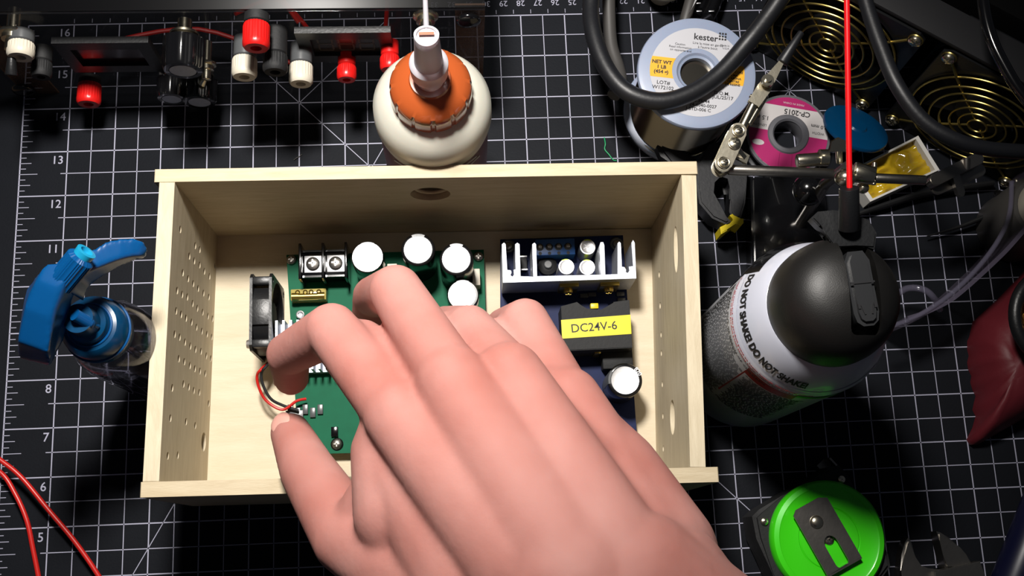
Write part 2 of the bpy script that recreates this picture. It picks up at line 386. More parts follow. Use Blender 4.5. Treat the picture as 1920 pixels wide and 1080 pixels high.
b = MB(); b.quadprism([(10.9, 27.79), (34.55, 27.43), (33.88, 13.8), (10.62, 14.1)], .02, .5); b.build('bottom_panel', 'wood_f', T, world=True)
# a brass jack collar seen through the hole of the back panel
c = P(805, 362, 7.4)
b = MB(); p = Vector((10.0 + s_, 28.0, z_)); b.ring((p.x+.05, 28.0, z_), .80, .10, (0, 1, 0)); b.build('grommet', 'wood_h', T, world=True, label='wooden ring set in the round hole')
FZ = .5

# ------------------------------------------------------------------ green amplifier board and what is soldered to it
def screw(b, c, r=.28, h=.2, z=(0, 0, 1)):
    q = Vector(z).to_track_quat('Z', 'Y').to_matrix().to_4x4(); m = TR(*c) @ q
    b.lathe([(r, 0), (r, h*.35), (r*.9, h*.7), (r*.55, h*.95), (r*.22, h), (r*.2, h*.55), (0, h*.5)], 20, m)
    for a in (0, 90):
        b.box((0, 0, 0), (r*1.1, r*.2, h*.3)); vs = b.bm.verts[:]; b.bm.verts.ensure_lookup_table(); vs = b.bm.verts[-8:]
        b._x(vs, m @ TR(0, 0, h*.98) @ RZ(a))
    return b
def capacitor(T, c, r, h, top='can_top', sleeve='vinyl', stripe=None, sa=1.6, label=None):
    """electrolytic capacitor standing at c (world cm)"""
    x, y, z = c; b = MB()
    b.lathe([(r*.93, 0), (r, .06), (r, .14), (r*.95, .2), (r, .27), (r, h-.09), (r*.975, h-.03), (r*.93, h), (r*.80, h)], 40, TR(x, y, z), capped=False)
    body = b.build('capacitor', sleeve, T, world=True, label=label)
    b = MB(); b.lathe([(0, h-.035), (r*.30, h-.03), (r*.7, h-.01), (r*.80, h+.005), (r*.82, h-.04)], 40, TR(x, y, z), capped=False)
    for a in (20, 80, 140): b.box((x, y, z+h-.022), (r*1.1, .022, .012), (0, 0, math.radians(a)))
    b.build('capacitor_top', top, body, world=True, label='bare aluminium capacitor top')
    if stripe:
        b = MB(); n = 8; w = .42
        for zz in (0,):
            lo = [Vector((x + (r+.008)*math.cos(sa - w + 2*w*k/n), y + (r+.008)*math.sin(sa - w + 2*w*k/n), 0)) for k in range(n+1)]
            li = [Vector((x + (r*.83)*math.cos(sa - w + 2*w*k/n), y + (r*.83)*math.sin(sa - w + 2*w*k/n), 0)) for k in range(n+1)]
            rows = [[b.bm.verts.new((p.x, p.y, z+.3)) for p in lo], [b.bm.verts.new((p.x, p.y, z+h-.08)) for p in lo], [b.bm.verts.new(((p.x*.7+q.x*.3), (p.y*.7+q.y*.3), z+h+.004)) for p, q in zip(lo, li)], [b.bm.verts.new((p.x, p.y, z+h+.008)) for p in li]]
            for A, B in zip(rows, rows[1:]):
                for k in range(n): b.bm.faces.new((A[k], A[k+1], B[k+1], B[k]))
        b.build('polarity_stripe', stripe, body, world=True)
    return body
BZ = 1.3
T = thing('amplifier_board', 'green circuit board with tall silver-topped capacitors, under the hand in the box', 'circuit board', (19.8, 21, FZ))
c0, c1, c2, c3 = P(537, 478, BZ), P(907, 468, BZ), P(918, 842, BZ), P(560, 852, BZ)
b = MB(); b.quadprism([c0, c1, c2, c3], BZ-.16, BZ); b.build('board', 'pcb', T, world=True)
for q in ((547, 488), (897, 482), (632, 833), (905, 830)):
    p = P(*q, BZ); b = MB(); b.cyl((p.x, p.y, FZ+.01), (p.x, p.y, BZ-.16), .28, seg=6); b.build('standoff', 'gold', T, world=True)
    b = MB(); screw(b, (p.x, p.y, BZ), .27, .22); b.build('screw', 'steel', T, world=True)
# two-way screw terminal, black barriers standing along the board's left upper edge
b = MB(); tz = 3.1
pa = P(562, 470, tz); pb = P(648, 466, tz); yy0 = P(600, 458, tz).y; yy1 = P(600, 519, tz).y
xm = (pa.x + pb.x)/2; wd = pb.x - pa.x; yc = (yy0 + yy1)/2; dp = yy0 - yy1
b.box((xm, yc, (BZ+2.35)/2), (wd, dp*.82, 2.35-BZ), bev=.03)
for k in range(3): b.box((pa.x + wd*k/2, yc, (BZ+tz)/2), (.14, dp*1.1, tz-BZ), bev=.03)
b.box((xm, yc-dp*.40, 2.3), (wd, .1, .5)); b.box((xm, yc+dp*.40, 2.3), (wd, .1, .3))
tb = b.build('terminal_block', 'blackg', T, world=True)
for k in (0, 1):
    cx = pa.x + wd*(.25 + .5*k); b = MB(); b.box((cx, yc, 2.38), (.92, .92, .08), bev=.03)
    b.build('clamp_plate', 'can_top', tb, world=True)
    b = MB(); screw(b, (cx, yc, 2.42), .36, .22); b.build('terminal_screw', 'steel', tb, world=True)
# fuse holder
p = P(578, 552, 2.0); b = MB(); b.box((p.x, p.y, 1.65), (1.85, .62, .7), bev=.06); fz = b.build('fuse_holder', 'fuse', T, world=True)
b = MB(); b.cyl((p.x-.85, p.y-.1, 2.0), (p.x-.5, p.y-.1, 2.0), .2); b.cyl((p.x+.5, p.y-.1, 2.0), (p.x+.85, p.y-.1, 2.0), .2); b.cyl((p.x-.5, p.y-.1, 2.0), (p.x+.5, p.y-.1, 2.0), .16); b.build('fuse', 'gold', fz, world=True)
for dx in (-.55, -.15, .15, .55):
    b = MB(); b.ring((p.x+dx, p.y+.12, 2.01), .1, .035, seg=16, sub=6); b.build('rivet', 'gold', fz, world=True)
for q in ((563, 590), (599, 590)):
    p = P(*q, 1.5); b = MB(); b.ring((p.x, p.y, 1.5), .17, .06, seg=20, sub=8); b.cyl((p.x, p.y, BZ), (p.x, p.y, 1.42), .2); b.build('solder_post', 'can_top', T, world=True)
for q, r in (((689, 482), .82), ((784, 468), .86), ((856, 486), .86), ((868, 553), .80)):
    hz = 4.6; p = P(*q, hz); capacitor(T, (p.x, p.y, BZ), r, hz-BZ, stripe='grey_s', sa=1.55)
b = MB(); p = P(735, 500, 3.2); b.box((p.x, p.y, 2.2), (.5, .35, 1.9), bev=.03); b.build('relay', 'ivory', T, world=True)
b = MB(); p = P(893, 520, 2.2); b.box((p.x, p.y, 1.8), (.4, .9, 1.0), bev=.04); b.build('relay', 'ivory', T, world=True)
# finned heatsink under the fingers
q0, q1 = P(516, 601, 2.9), P(640, 690, 2.9)
b = MB(); b.box(((q0.x+q1.x)/2, (q0.y+q1.y)/2, 1.6), (q1.x-q0.x, q0.y-q1.y, .5))
k = 0; x = q0.x + .06
while x < q1.x: b.box((x, (q0.y+q1.y)/2, 2.35), (.13, q0.y-q1.y, 1.1)); x += .36
b.build('heatsink', 'alu', T, world=True)
b = MB()
for k in range(5): p = P(545 + 14*k, 768 + 6*(k % 2), BZ); b.box((p.x, p.y, BZ+.08), (.28, .5, .16), bev=.02)
p = P(553, 781, BZ); b.box((p.x, p.y, BZ+.1), (.9, .6, .2), bev=.02)
b.build('chip', 'grey_s', T, world=True)
b = MB(); p = P(628, 810, BZ); b.box((p.x, p.y, BZ+.1), (.35, .5, .2), bev=.02); b.ring((P(632, 833, BZ).x, P(632, 833, BZ).y, BZ+.02), .3, .03, seg=20, sub=6); b.build('chip', 'blackg', T, world=True)

# ------------------------------------------------------------------ cooling fan standing on edge
A = P(467, 510, 4.6); Bq = P(463, 655, 4.6); L = (A - Bq).length
T = thing('cooling_fan', 'small black square cooling fan standing on edge left of the green board', 'fan', (A.x+.55, (A.y+Bq.y)/2, FZ + L/2))
m = frame((0, 0, 0), (0, 1, 0), (0, 0, 1))           # plate XY -> world YZ, thickness -> X
R_ = L/2
sq = [(-R_+.25, -R_), (R_-.25, -R_), (R_, -R_+.25), (R_, R_-.25), (R_-.25, R_), (-R_+.25, R_), (-R_, R_-.25), (-R_, -R_+.25)]
hs = [circ(0, 0, R_*.93, 40)] + [circ(sx*R_*.82, sy*R_*.82, .17, 12) for sx in (-1, 1) for sy in (-1, 1)]
b = MB()
for dx in (-.48, .48): b.plate(sq, hs, .14, TR(dx, 0, 0) @ m)
b.plate([(v[0]*.97, v[1]*.97) for v in circ(0, 0, R_, 40)], [circ(0, 0, R_*.93, 40)], .9, m)
for sx in (-1, 1):
    for sy in (-1, 1): b.box((0, sx*R_*.82, sy*R_*.82), (.9, .42, .42), bev=.08)
b.box((0, -R_*.02, R_*.95), (.9, 1.3, .12), bev=.02)
b.build('fan_frame', 'black', T)
b = MB(); mm = Matrix.Rotation(PI/2, 4, 'Y'); b.lathe([(.8, -.35), (.85, -.3), (.85, .3), (.78, .36)], 32, mm)
b.build('hub', 'blackm', T)
for k in range(7):
    b = MB(); a = 2*PI*k/7; b.box((0, 0, R_*.66), (.08, .9, R_*.5), (0, 0, .7), bev=.02); b._x(b.bm.verts[:], Matrix.Rotation(a, 4, 'X')); b.build('blade', 'black', T)
b = MB(); b.cyl((-.55, -R_*.82, R_*.82), (-.72, -R_*.82, R_*.82), .26, .2, seg=18); b.build('screw', 'can_top', T)
f0 = Vector((A.x+.9, Bq.y+.3, 1.2)); W1 = [f0, P(492, 690, 2.6), P(482, 705, 2.4), P(486, 728, 2.2), P(500, 752, 2.0), P(530, 768, 1.9), P(556, 752, 1.9), P(574, 748, 1.8)]
b = MB(); b.tube([p + Vector((0, 0, 0)) for p in W1], .075, 8); b.build('lead_wire', 'redw', T, world=True, label='red fan wire')
b = MB(); b.tube([p + Vector((.22, .1, .05)) for p in W1[:5]] + [P(530, 760, 1.8), P(560, 770, 1.7)], .075, 8); b.build('lead_wire', 'blackm', T, world=True, label='black fan wire')

# ------------------------------------------------------------------ blue power board with comb heatsink and yellow label
BZ = 1.2
T = thing('power_supply_board', 'dark blue circuit board with comb-shaped aluminium heatsink and yellow label', 'circuit board', (29.5, 22, FZ))
b = MB(); b.quadprism([P(938, 449, BZ), P(1168, 441, BZ), P(1196, 842, BZ), P(938, 850, BZ)], BZ-.16, BZ); b.build('board', 'pcb_b', T, world=True)
for i, q in enumerate(((953, 462), (1156, 458), (1180, 826), (952, 834))):
    p = P(*q, BZ); b = MB(); b.cyl((p.x, p.y, FZ+.01), (p.x, p.y, BZ-.16), .28, seg=6); b.build('standoff', 'gold', T, world=True)
    b = MB(); b.ring((p.x, p.y, BZ+.03), .28, .1, seg=24, sub=8); wsh = b.build('washer', 'grey_s', T, world=True)
    b = MB(); screw(b, (p.x, p.y, BZ+.04), .22, .18); b.build('screw', 'steel', wsh, world=True)
# heatsink: comb profile standing on the board
hz = 3.9; out = [(941,458),(945,455),(948,458),(951,506),(958,507),(959,511),(957,516),(961,519),(964,515),(963,506),(967,505),(966,458),(970,455),(974,458),(976,518),(1000,519),(998,458),(1002,455),(1005,458),(1007,518),(1127,515),(1124,463),(1126,454),(1131,454),(1133,460),(1135,515),(1158,514),(1158,456),(1161,453),(1164,456),(1166,500),(1171,501),(1174,506),(1173,510),(1177,512),(1180,508),(1179,500),(1187,499),(1184,455),(1187,450),(1190,455),(1193,522),(943,530)]
b = MB(); b.prism([(p.x, p.y) for p in PP(out, hz)], BZ+.25, hz); b.build('heatsink', 'alu', T, world=True)
# screw terminal
tzz = 2.2; pa, pb = P(1006, 462, tzz), P(1076, 459, tzz); b = MB(); yb = P(1040, 478, tzz).y; yt = P(1040, 448, tzz).y
b.box(((pa.x+pb.x)/2, (yb+yt)/2, (BZ+tzz)/2), (pb.x-pa.x+.1, yt-yb, tzz-BZ), bev=.03); tb = b.build('terminal_block', 'blue_term', T, world=True)
for k in range(4):
    x = pa.x + (pb.x-pa.x)*(k+.35)/4; b = MB(); b.cyl((x, (yb+yt)/2, tzz-.02), (x, (yb+yt)/2, tzz+.01), .2); b.cyl((x, yb+.1, tzz-.02), (x, yb+.1, tzz+.012), .09); h_ = b.build('screw_hole', 'ink', tb, world=True)
    b = MB(); screw(b, (x, (yb+yt)/2+.03, tzz), .13, .1); b.build('terminal_screw', 'steel', h_, world=True)
for q, r, hh, sa in (((1102, 463), .43, 1.5, 1.55), ((1062, 500), .43, 1.6, 1.7), ((1101, 501), .43, 1.6, 1.6)):
    p = P(*q, BZ+hh); capacitor(T, (p.x, p.y, BZ), r, hh, sleeve='can_top', stripe='cap_y', sa=sa, label='small capacitor with a yellow-green stripe')
p = P(1028, 494, 2.0); b = MB(); b.lathe([(.5, 0), (.5, .35), (.38, .42), (.25, .5)], 28, TR(p.x, p.y, BZ)); ind = b.build('inductor', 'blackm', T, world=True)
b = MB(); b.lathe([(.22, .5), (.22, .62), (.18, .66)], 24, TR(p.x, p.y, BZ)); b.build('core_top', 'grey_s', ind, world=True)
p = P(982, 492, 1.9); b = MB(); b.box((p.x, p.y, BZ+.3), (.36, .75, .6), bev=.03); r_ = b.build('relay', 'ink', T, world=True)
b = MB()
for dy in (.36, -.36): b.box((p.x, p.y+dy, BZ+.55), (.4, .08, .12), bev=.01)
b.build('relay_pad', 'can_top', r_, world=True)
for q in ((1066, 541), (1142, 539)):
    p = P(*q, 2.8); b = MB(); b.box((p.x, p.y+.1, 2.5), (1.0, .22, 1.5), bev=.03); tr = b.build('transistor', 'gold', T, world=True)
    b = MB(); screw(b, (p.x, p.y-.02, 2.5), .26, .22, (0, -1, 0)); b.build('screw', 'gold', tr, world=True)
b = MB()
for q in ((1095, 555), (1110, 553), (1163, 552), (1165, 563)): p = P(*q, BZ); b.box((p.x, p.y, BZ+.06), (.42, .22, .12), bev=.02)
b.build('chip', 'grey_s', T, world=True)
# transformer wrapped in black tape with the yellow label
tz = 3.1; tp = [P(1052, 574, tz), P(1082, 566, tz), P(1100, 580, tz), P(1128, 582, tz), P(1150, 566, tz), P(1180, 562, tz), P(1186, 652, tz), P(1056, 658, tz)]
b = MB(); b.prism([(p.x, p.y) for p in tp], BZ, tz, bev=.04); tf = b.build('transformer', 'blackm', T, world=True)
b = MB(); p = P(1115, 573, tz); b.box((p.x, p.y, tz-.25), (.42, .3, .4), bev=.05); b.build('winding', 'yel_p', tf, world=True)
l4 = [P(1052, 600, tz+.02), P(1182, 590, tz+.02), P(1184, 626, tz+.02), P(1054, 635, tz+.02)]
b = MB(); b.quadprism(l4, tz+.002, tz+.02); lb = b.build('label_sticker', 'lab_y', tf, world=True)
u = (l4[1]-l4[0]).normalized(); c = (l4[0]+l4[1]+l4[2]+l4[3])/4; ang = math.degrees(math.atan2(u.y, u.x))
b = MB(); b.text('DC24V-6', .62, TR(c.x-.12, c.y-.02, tz+.023) @ RZ(ang), bold=.004); b.build('label_text', 'ink', lb, world=True)
b = MB(); p = P(1120, 655, 2.2); b.box((p.x, p.y, 1.7), (.35, .5, 1.2), bev=.05); b.build('diode', 'gold', T, world=True)
b = MB(); p = P(1158, 672, 2.0); b.box((p.x, p.y, 1.6), (1.6, 1.1, .9), bev=.08); b.build('coil', 'blackm', T, world=True)
hh = 2.4; p = P(1172, 713, BZ+hh); cp = capacitor(T, (p.x, p.y, BZ), .88, hh, stripe='grey_s', sa=2.9)
b = MB()
def onring(R, z, cx, cy, a0):
    def f(v): a = a0 - v.x/R; rr = R + v.y; return Vector((cx + rr*math.cos(a), cy + rr*math.sin(a), z + v.z))
    return f
b.text('820', .3, fn=onring(.80, BZ+hh+.01, p.x, p.y, .55)); b.build('cap_text', 'can_top', cp, world=True)
p = P(1040, 760, 2.8); capacitor(T, (p.x, p.y, BZ), .88, 2.4, stripe='grey_s')

# ------------------------------------------------------------------ glue bottle behind the box
GX, GY = 22.92, 30.95
T = thing('glue_bottle', 'cream glue bottle with an orange screw cap and frosted nozzle, standing behind the box', 'bottle', (GX, GY, 0))
b = MB(); b.lathe([(2.3, 0), (2.55, .15), (2.62, .6), (2.66, 8.6), (2.72, 8.75), (2.8, 9.4), (2.76, 10.3), (2.48, 10.9), (2.0, 11.35), (1.75, 11.5), (1.7, 11.8), (0, 11.8)], 64); b.build('bottle_body', 'glue', T)
b = MB(); b.lathe([(2.64, 1.0), (2.66, 1.05), (2.66, 8.4), (2.64, 8.45)], 64, capped=False); lb = b.build('label_sticker', 'label_dk', T)
b = MB()
for k, (z, a) in enumerate(((8.1, -2.2), (8.1, -.9), (7.6, -2.1), (7.6, -.8))): b.box((2.67*math.cos(a), 2.67*math.sin(a), z), (.03, .9, .12), (0, 0, a))
b.build('label_stripe', 'paper', lb)
def fl(a, r, z): return r * (1 - (.03 if (math.degrees(a) % 30) < 5 and z < 13.3 else 0))
UPB = -.75
b = MB(); b.lathe([(1.80, 12.2), (1.86, 12.25), (1.86, 13.0), (1.84, 13.2), (1.76, 13.4), (1.5, 13.62), (1.2, 13.78), (.95, 13.88), (.9, 14.0), (0, 14.05)], 180, flute=fl); b._x(b.bm.verts[:], TR(0, 0, UPB)); b.build('screw_cap', 'orange', T)
b = MB(); b.lathe([(.62, 13.9), (.66, 14.3), (.66, 14.7), (.82, 14.75), (.84, 15.6), (.76, 15.7), (.62, 15.75), (.56, 17.0), (.52, 18.0), (.0, 18.0)], 48); b._x(b.bm.verts[:], TR(0, 0, UPB)); nz = b.build('nozzle', 'frost', T)
# slanted twist top
b = MB(); m = TR(0, .03, 18.0) @ Matrix.Rotation(math.radians(-14), 4, 'X')
b.plate([(.52*math.cos(t), .46*math.sin(t) if math.sin(t) > 0 else .62*math.sin(t)) for t in [2*PI*k/32 for k in range(32)]], [[(.42*math.cos(t), .36*math.sin(t) if math.sin(t) > 0 else .5*math.sin(t)) for t in [2*PI*k/32 for k in range(32)]]], .34, m); b._x(b.bm.verts[:], TR(0, 0, UPB)); b.build('nozzle_rim', 'frost', nz)
b = MB(); b.box((0, .12, 18.12), (.62, .12, .05)); b._x(b.bm.verts[:], TR(0, 0, UPB)); b.build('slit', 'orange', nz, label='orange glue slit in the nozzle top')
b = MB(); b.cyl((0, .40, 17.9), (0, 1.5, 18.5), .12, .1, 14); b._x(b.bm.verts[:], TR(0, 0, UPB)); b.build('nozzle_tip', 'frost', nz)

# ------------------------------------------------------------------ blue trigger spray bottle left of the box
c = P(205, 622, 11.5); SX, SY = c.x - .35, c.y
T = thing('spray_bottle', 'clear spray bottle with a blue trigger head, standing between the mat ruler and the box', 'spray bottle', (SX, SY, 0))
b = MB(); pr = [(1.62, 0), (1.78, .15), (1.8, .6), (1.8, 9.4), (1.74, 10.2), (1.5, 10.95), (1.2, 11.3), (1.0, 11.5), (1.0, 11.9)]
b.lathe(pr + [(r-.07, z) for r, z in pr[::-1] if z > .1] , 56, capped=False); b.build('bottle_body', 'clear', T)
b = MB(); b.lathe([(1.73, .75), (1.74, .76), (1.74, .78)], 40, capped=False); b.lathe([(1.81, 2.0), (1.815, 2.0), (1.815, 8.0), (1.81, 8.0)], 56, capped=False); b.bm.free(); b = MB()
b.lathe([(1.28, 11.2), (1.34, 11.3), (1.36, 11.9), (1.30, 12.7), (1.1, 12.95), (.85, 13.0), (.8, 13.4), (.62, 13.5), (.6, 14.4), (0, 14.4)], 48); b.build('collar', 'blue_t', T)
b = MB(); b.ring((0, 0, 12.0), 1.37, .06, seg=48, sub=8); b.ring((0, 0, 13.0), .9, .06, seg=40, sub=8); b.build('collar_rib', 'blue_c', T)
b = MB(); b.cyl((0, 0, .6), (0, 0, 11.3), .17, seg=12); b.build('dip_tube', 'clear', T)
# head: shroud block at the lower left, curved trigger reaching to the upper right
def tr_(pts, z): return [(p.x, p.y) for p in PP(pts, z)]
def loft(b, rings):
    vr = [[b.bm.verts.new(p) for p in r] for r in rings]; n = len(vr[0])
    for A, B_ in zip(vr, vr[1:]):
        for k in range(n): b.bm.faces.new((A[k], A[(k+1) % n], B_[(k+1) % n], B_[k]))
    b.bm.faces.new(vr[0][::-1]); b.bm.faces.new(vr[-1])
b = MB()
loft(b, [PP([(34, 672), (95, 688), (120, 640), (128, 560), (50, 540), (38, 610)], 13.9),
         PP([(33, 655), (94, 680), (108, 625), (138, 552), (66, 520), (42, 580)], 14.6),
         PP([(33, 640), (90, 660), (104, 612), (142, 545), (72, 512), (45, 570)], 15.4),
         PP([(46, 578), (92, 594), (108, 575), (140, 520), (80, 510), (54, 548)], 16.2),
         PP([(68, 525), (104, 540), (122, 530), (138, 500), (98, 490), (80, 500)], 16.6)])
md = b.build('head_shroud', 'blue_c', T, world=True, fuse=(.10, 6))
b = MB(); n = 14
up_ = [(84, 510), (100, 496), (125, 484), (150, 478), (175, 466), (200, 452), (225, 446), (250, 446), (268, 452), (276, 466)]
lo_ = [(128, 545), (134, 530), (146, 518), (165, 508), (185, 500), (205, 492), (228, 484), (246, 480), (262, 480), (273, 474)]
for i in range(len(up_) - 1):
    za = 16.4 - .22*i; zb = 16.4 - .22*(i+1)
    A0, A1, B0, B1 = P(*up_[i], za), P(*up_[i+1], zb), P(*lo_[i], za - .1), P(*lo_[i+1], zb - .1)
    th = Vector((0, 0, -.28))
    vs = [b.bm.verts.new(v) for v in (A0, A1, B1, B0, A0+th, A1+th, B1+th, B0+th)]
    for f in ((0, 1, 2, 3), (7, 6, 5, 4), (0, 4, 5, 1), (1, 5, 6, 2), (2, 6, 7, 3), (3, 7, 4, 0)): b.bm.faces.new([vs[k] for k in f])
for i in range(len(lo_) - 1):   # skirt of the lever hanging down along its near edge
    za = 16.3 - .22*i; zb = 16.3 - .22*(i+1); d = 1.9 - .17*i
    A0, A1 = P(*lo_[i], za), P(*lo_[i+1], zb); n_ = (A1 - A0).normalized().cross(Vector((0, 0, 1))) * .16
    vs = [b.bm.verts.new(v) for v in (A0, A1, A1 - Vector((0, 0, d-.17)), A0 - Vector((0, 0, d)))] ; vs += [b.bm.verts.new(v.co - n_) for v in vs]
    for f in ((0, 1, 2, 3), (7, 6, 5, 4), (0, 4, 5, 1), (1, 5, 6, 2), (2, 6, 7, 3), (3, 7, 4, 0)): b.bm.faces.new([vs[k] for k in f])
b.build('trigger', 'blue_c', T, world=True, fuse=(.09, 5))
b = MB(); p0, p1 = P(112, 532, 16.0), P(160, 474, 16.6); d = (p1-p0); q = d.to_track_quat('Z', 'Y').to_matrix().to_4x4()
b.lathe([(.56, 0), (.56, d.length*.82), (.42, d.length*.9)], 72, TR(*p0) @ q, flute=lambda a, r, z: r*(1-.05*(int(a*36/PI) % 2))); pb_ = b.build('piston', 'blue_c', T, world=True)
b = MB(); b.lathe([(.38, d.length*.85), (.40, d.length*1.05), (.25, d.length*1.06), (.22, d.length*.95), (0, d.length*.95)], 32, TR(*p0) @ q); b.build('piston_tip', 'cyan', pb_, world=True)
b = MB(); p0 = P(168, 606, 14.2); b.cyl(P(140, 590, 14.8), p0, .25); b.ball(p0, .22); b.cyl(p0, P(182, 612, 13.6), .12); b.build('nozzle', 'blue_c', T, world=True)

# ------------------------------------------------------------------ power supply unit with clear front panel, binding posts, knobs, displays
F0 = Vector((0.0, 36.25, 0)); F1 = Vector((25.58, 35.9, 0)); FU = (F1-F0).normalized(); FN = Vector((FU.y, -FU.x, 0)); FH = 9.9
T = thing('bench_power_supply', 'homemade bench power supply with clear front panel, red and white posts and black knobs', 'power supply', (12.8, 36.1, 0))
def FP(px, py):
    """pixel -> point on the front panel plane"""
    s_, z_ = onplane(px, py, (F0.x, F0.y), (F1.x, F1.y)); return F0 + FU*s_ + Vector((0, 0, z_))
mf = frame(F0, FU, (0, 0, 1)); PL = (F1-F0).length
b = MB(); b.box((0, 0, 0), (PL, FH, .22), bev=.03); b._x(b.bm.verts[:], mf @ TR(PL/2, FH/2, -.11)); b.build('front_panel', 'acryl', T, world=True, label='clear acrylic front panel')
for x0, x1 in ((.0, 1.9), (PL-1.45, PL)):
    b = MB(); b.box((0, 0, 0), (x1-x0, FH, .1)); b._x(b.bm.verts[:], mf @ TR((x0+x1)/2, FH/2, -.32)); b.build('side_film', 'acryl_b', T, world=True, label='brown translucent side strip')
b = MB(); b.box((0, 0, 0), (PL, 7, .3), bev=.04); b._x(b.bm.verts[:], mf @ TR(PL/2, FH-.05, -3.6) @ Matrix.Rotation(PI/2, 4, 'X')); b.build('top_panel', 'smoke', T, world=True, label='dark smoked top sheet')
for q, r in (((45, 166), .62), ((878, 35), .62)):
    p = FP(*q); b = MB(); b.ball(p + FN*.1, r, (1, .45, 1), 28); b.build('bumper', 'blackg', T, world=True)
QF = FN.to_track_quat('Z', 'Y').to_matrix().to_4x4()
def post(q, capcol, base_col, L_=1.9, r=.62, collar=.7):
    """binding post: base collar on the panel, fluted cap, hole in the end; q is the pixel of its front end centre"""
    d = CAM_R @ Vector(((q[0] - 960) / FPX, -(q[1] - 540) / FPX, -1.0)); n = FN
    t = ((F0 + FN*(L_+collar)) - CAM_C).dot(n) / d.dot(n); e = CAM_C + d*t; base = e - FN*(L_+collar); m = TR(*base) @ QF
    b = MB(); b.lathe([(r*.9, -.02), (r*.92, .1), (r*.92, collar-.1), (r*.75, collar)], 32, m); c_ = b.build('post_collar', base_col, T, world=True)
    b = MB(); L2 = L_ + collar; g = (lambda a, rr, z: rr*(1 - .045*(int(a*24/PI) % 2)) if z < L2 - .35 else rr)
    b.lathe([(r*.92, collar), (r, collar+.12), (r, L2-.4), (r*1.02, L2-.32), (r*1.0, L2-.12), (r*.86, L2), (r*.42, L2), (r*.40, L2-.5), (0, L2-.5)], 96, m, flute=g)
    b.build('post_cap', capcol, c_, world=True)
post((166, 196), 'red', 'blackm', 1.15, .62, .4); post((480, 91), 'red', 'blackm', 1.25, .64, .5)
post((38, 108), 'ivory', 'grey_s', .75, .64, .6)
post((458, 145), 'ivory', 'grey_s', 1.0, .62, 1.1); post((564, 158), 'ivory', 'grey_s', 1.05, .6, 1.1)
post((650, 150), 'red', 'red', .75, .5, .8); post((731, 132), 'red', 'red', .75, .5, .8); post((516, 136), 'blackm', 'blackm', .9, .6, 1.4); post((77, 145), 'blackm', 'blackm', .8, .5, .8)
def knob(q, r=.9, L_=1.5):
    d = CAM_R @ Vector(((q[0] - 960) / FPX, -(q[1] - 540) / FPX, -1.0)); t = ((F0 + FN*(L_+.5)) - CAM_C).dot(FN) / d.dot(FN); e = CAM_C + d*t; m = TR(*(e - FN*(L_+.5))) @ QF; L2 = L_+.5
    b = MB(); b.lathe([(.35, -.6), (.35, .1), (.7, .1), (.7, .22), (.45, .26), (.42, .5)], 6 if False else 32, m); n_ = b.build('knob_nut', 'metal', T, world=True)
    b = MB(); b.lathe([(r, .5), (r, .62), (r*.98, L2-.15), (r*.9, L2), (r*.68, L2), (r*.66, L2-.04), (0, L2-.04)], 72, m, flute=lambda a, rr, z: rr*(1-.05*(int(a*9/PI) % 2)) if .6 < z < L2 - .1 else rr); k_ = b.build('knob', 'blackg', T, world=True)
    b = MB(); b.lathe([(r*.62, L2-.04), (r*.62, L2+.01), (0, L2+.015)], 36, m); b.build('knob_disc', 'alu', k_, world=True, label='brushed metal knob face')
knob((343, 133), 1.02, 1.6); knob((374, 192), .92, 1.2); knob((322, 186), .8, 1.1)
def toggle(q, tip, tipmat, s=1.0, L_=1.4, handle='dark'):
    p = FP(*q); m = TR(*p) @ QF; b = MB(); b.lathe([(.28*s, -1.2), (.28*s, 0), (.62*s, .02), (.64*s, .1), (.6*s, .16), (.46*s, .2), (.46*s, .42), (.3*s, .45), (.3*s, .95), (.2*s, 1.0)], 24, m); n_ = b.build('switch_bushing', 'metal', T, world=True)
    b = MB(); e = p + FN*L_*1.6 + tip; b.cyl(p + FN*.9*s, e, .14*s, .26*s, 16, bev=.04); b.build('switch_lever', tipmat, n_, world=True)
toggle((25, 60), Vector((-.1, 0, -.4)), 'black', 1.15, 1.3); toggle((798, 28), Vector((0, 0, -.3)), 'ivory', 1.0, .9); toggle((388, 118), Vector((-.3, 0, -.3)), 'metal', .8, .7)
def display(c4, glass, seg):
    ps = [FP(*q) for q in c4]; c = sum(ps, Vector())/4; w = (ps[1]-ps[0]).length; hgt = (ps[3]-ps[0]).length
    m = frame(c, FU, (0, 0, 1))          # local z points along -FN (into the case)
    if m.col[2].xyz.dot(FN) < 0: fz_ = -1
    else: fz_ = 1
    b = MB(); b.plate([(-w/2, -hgt/2), (w/2, -hgt/2), (w/2, hgt/2), (-w/2, hgt/2)], [[(-w*.36, -hgt*.28), (w*.36, -hgt*.28), (w*.36, hgt*.28), (-w*.36, hgt*.28)]], .35, m @ TR(0, 0, fz_*.2)); d_ = b.build('display_bezel', 'black', T, world=True)
    b = MB(); b.box((0, 0, 0), (w*.72, hgt*.56, .05)); b._x(b.bm.verts[:], m @ TR(0, 0, fz_*.12)); g_ = b.build('display_window', glass, d_, world=True)
    if seg:
        for k in range(3):
            b = MB(); x = (k-1)*w*.22; sw, sh, t_ = w*.15, hgt*.42, .09
            for cx, cy, a, c2 in ((x, sh/2, sw, t_), (x, 0, sw, t_), (x, -sh/2, sw, t_), (x-sw/2, sh/4, t_, sh*.4), (x+sw/2, sh/4, t_, sh*.4), (x-sw/2, -sh/4, t_, sh*.4), (x+sw/2, -sh/4, t_, sh*.4)): b.box((cx, cy, 0), (a, c2, .02))
            b._x(b.bm.verts[:], m @ TR(0, 0, fz_*.15)); b.build('digit', 'seg', g_, world=True)
display([(555, 50), (735, 46), (730, 103), (575, 105)], 'disp', True)
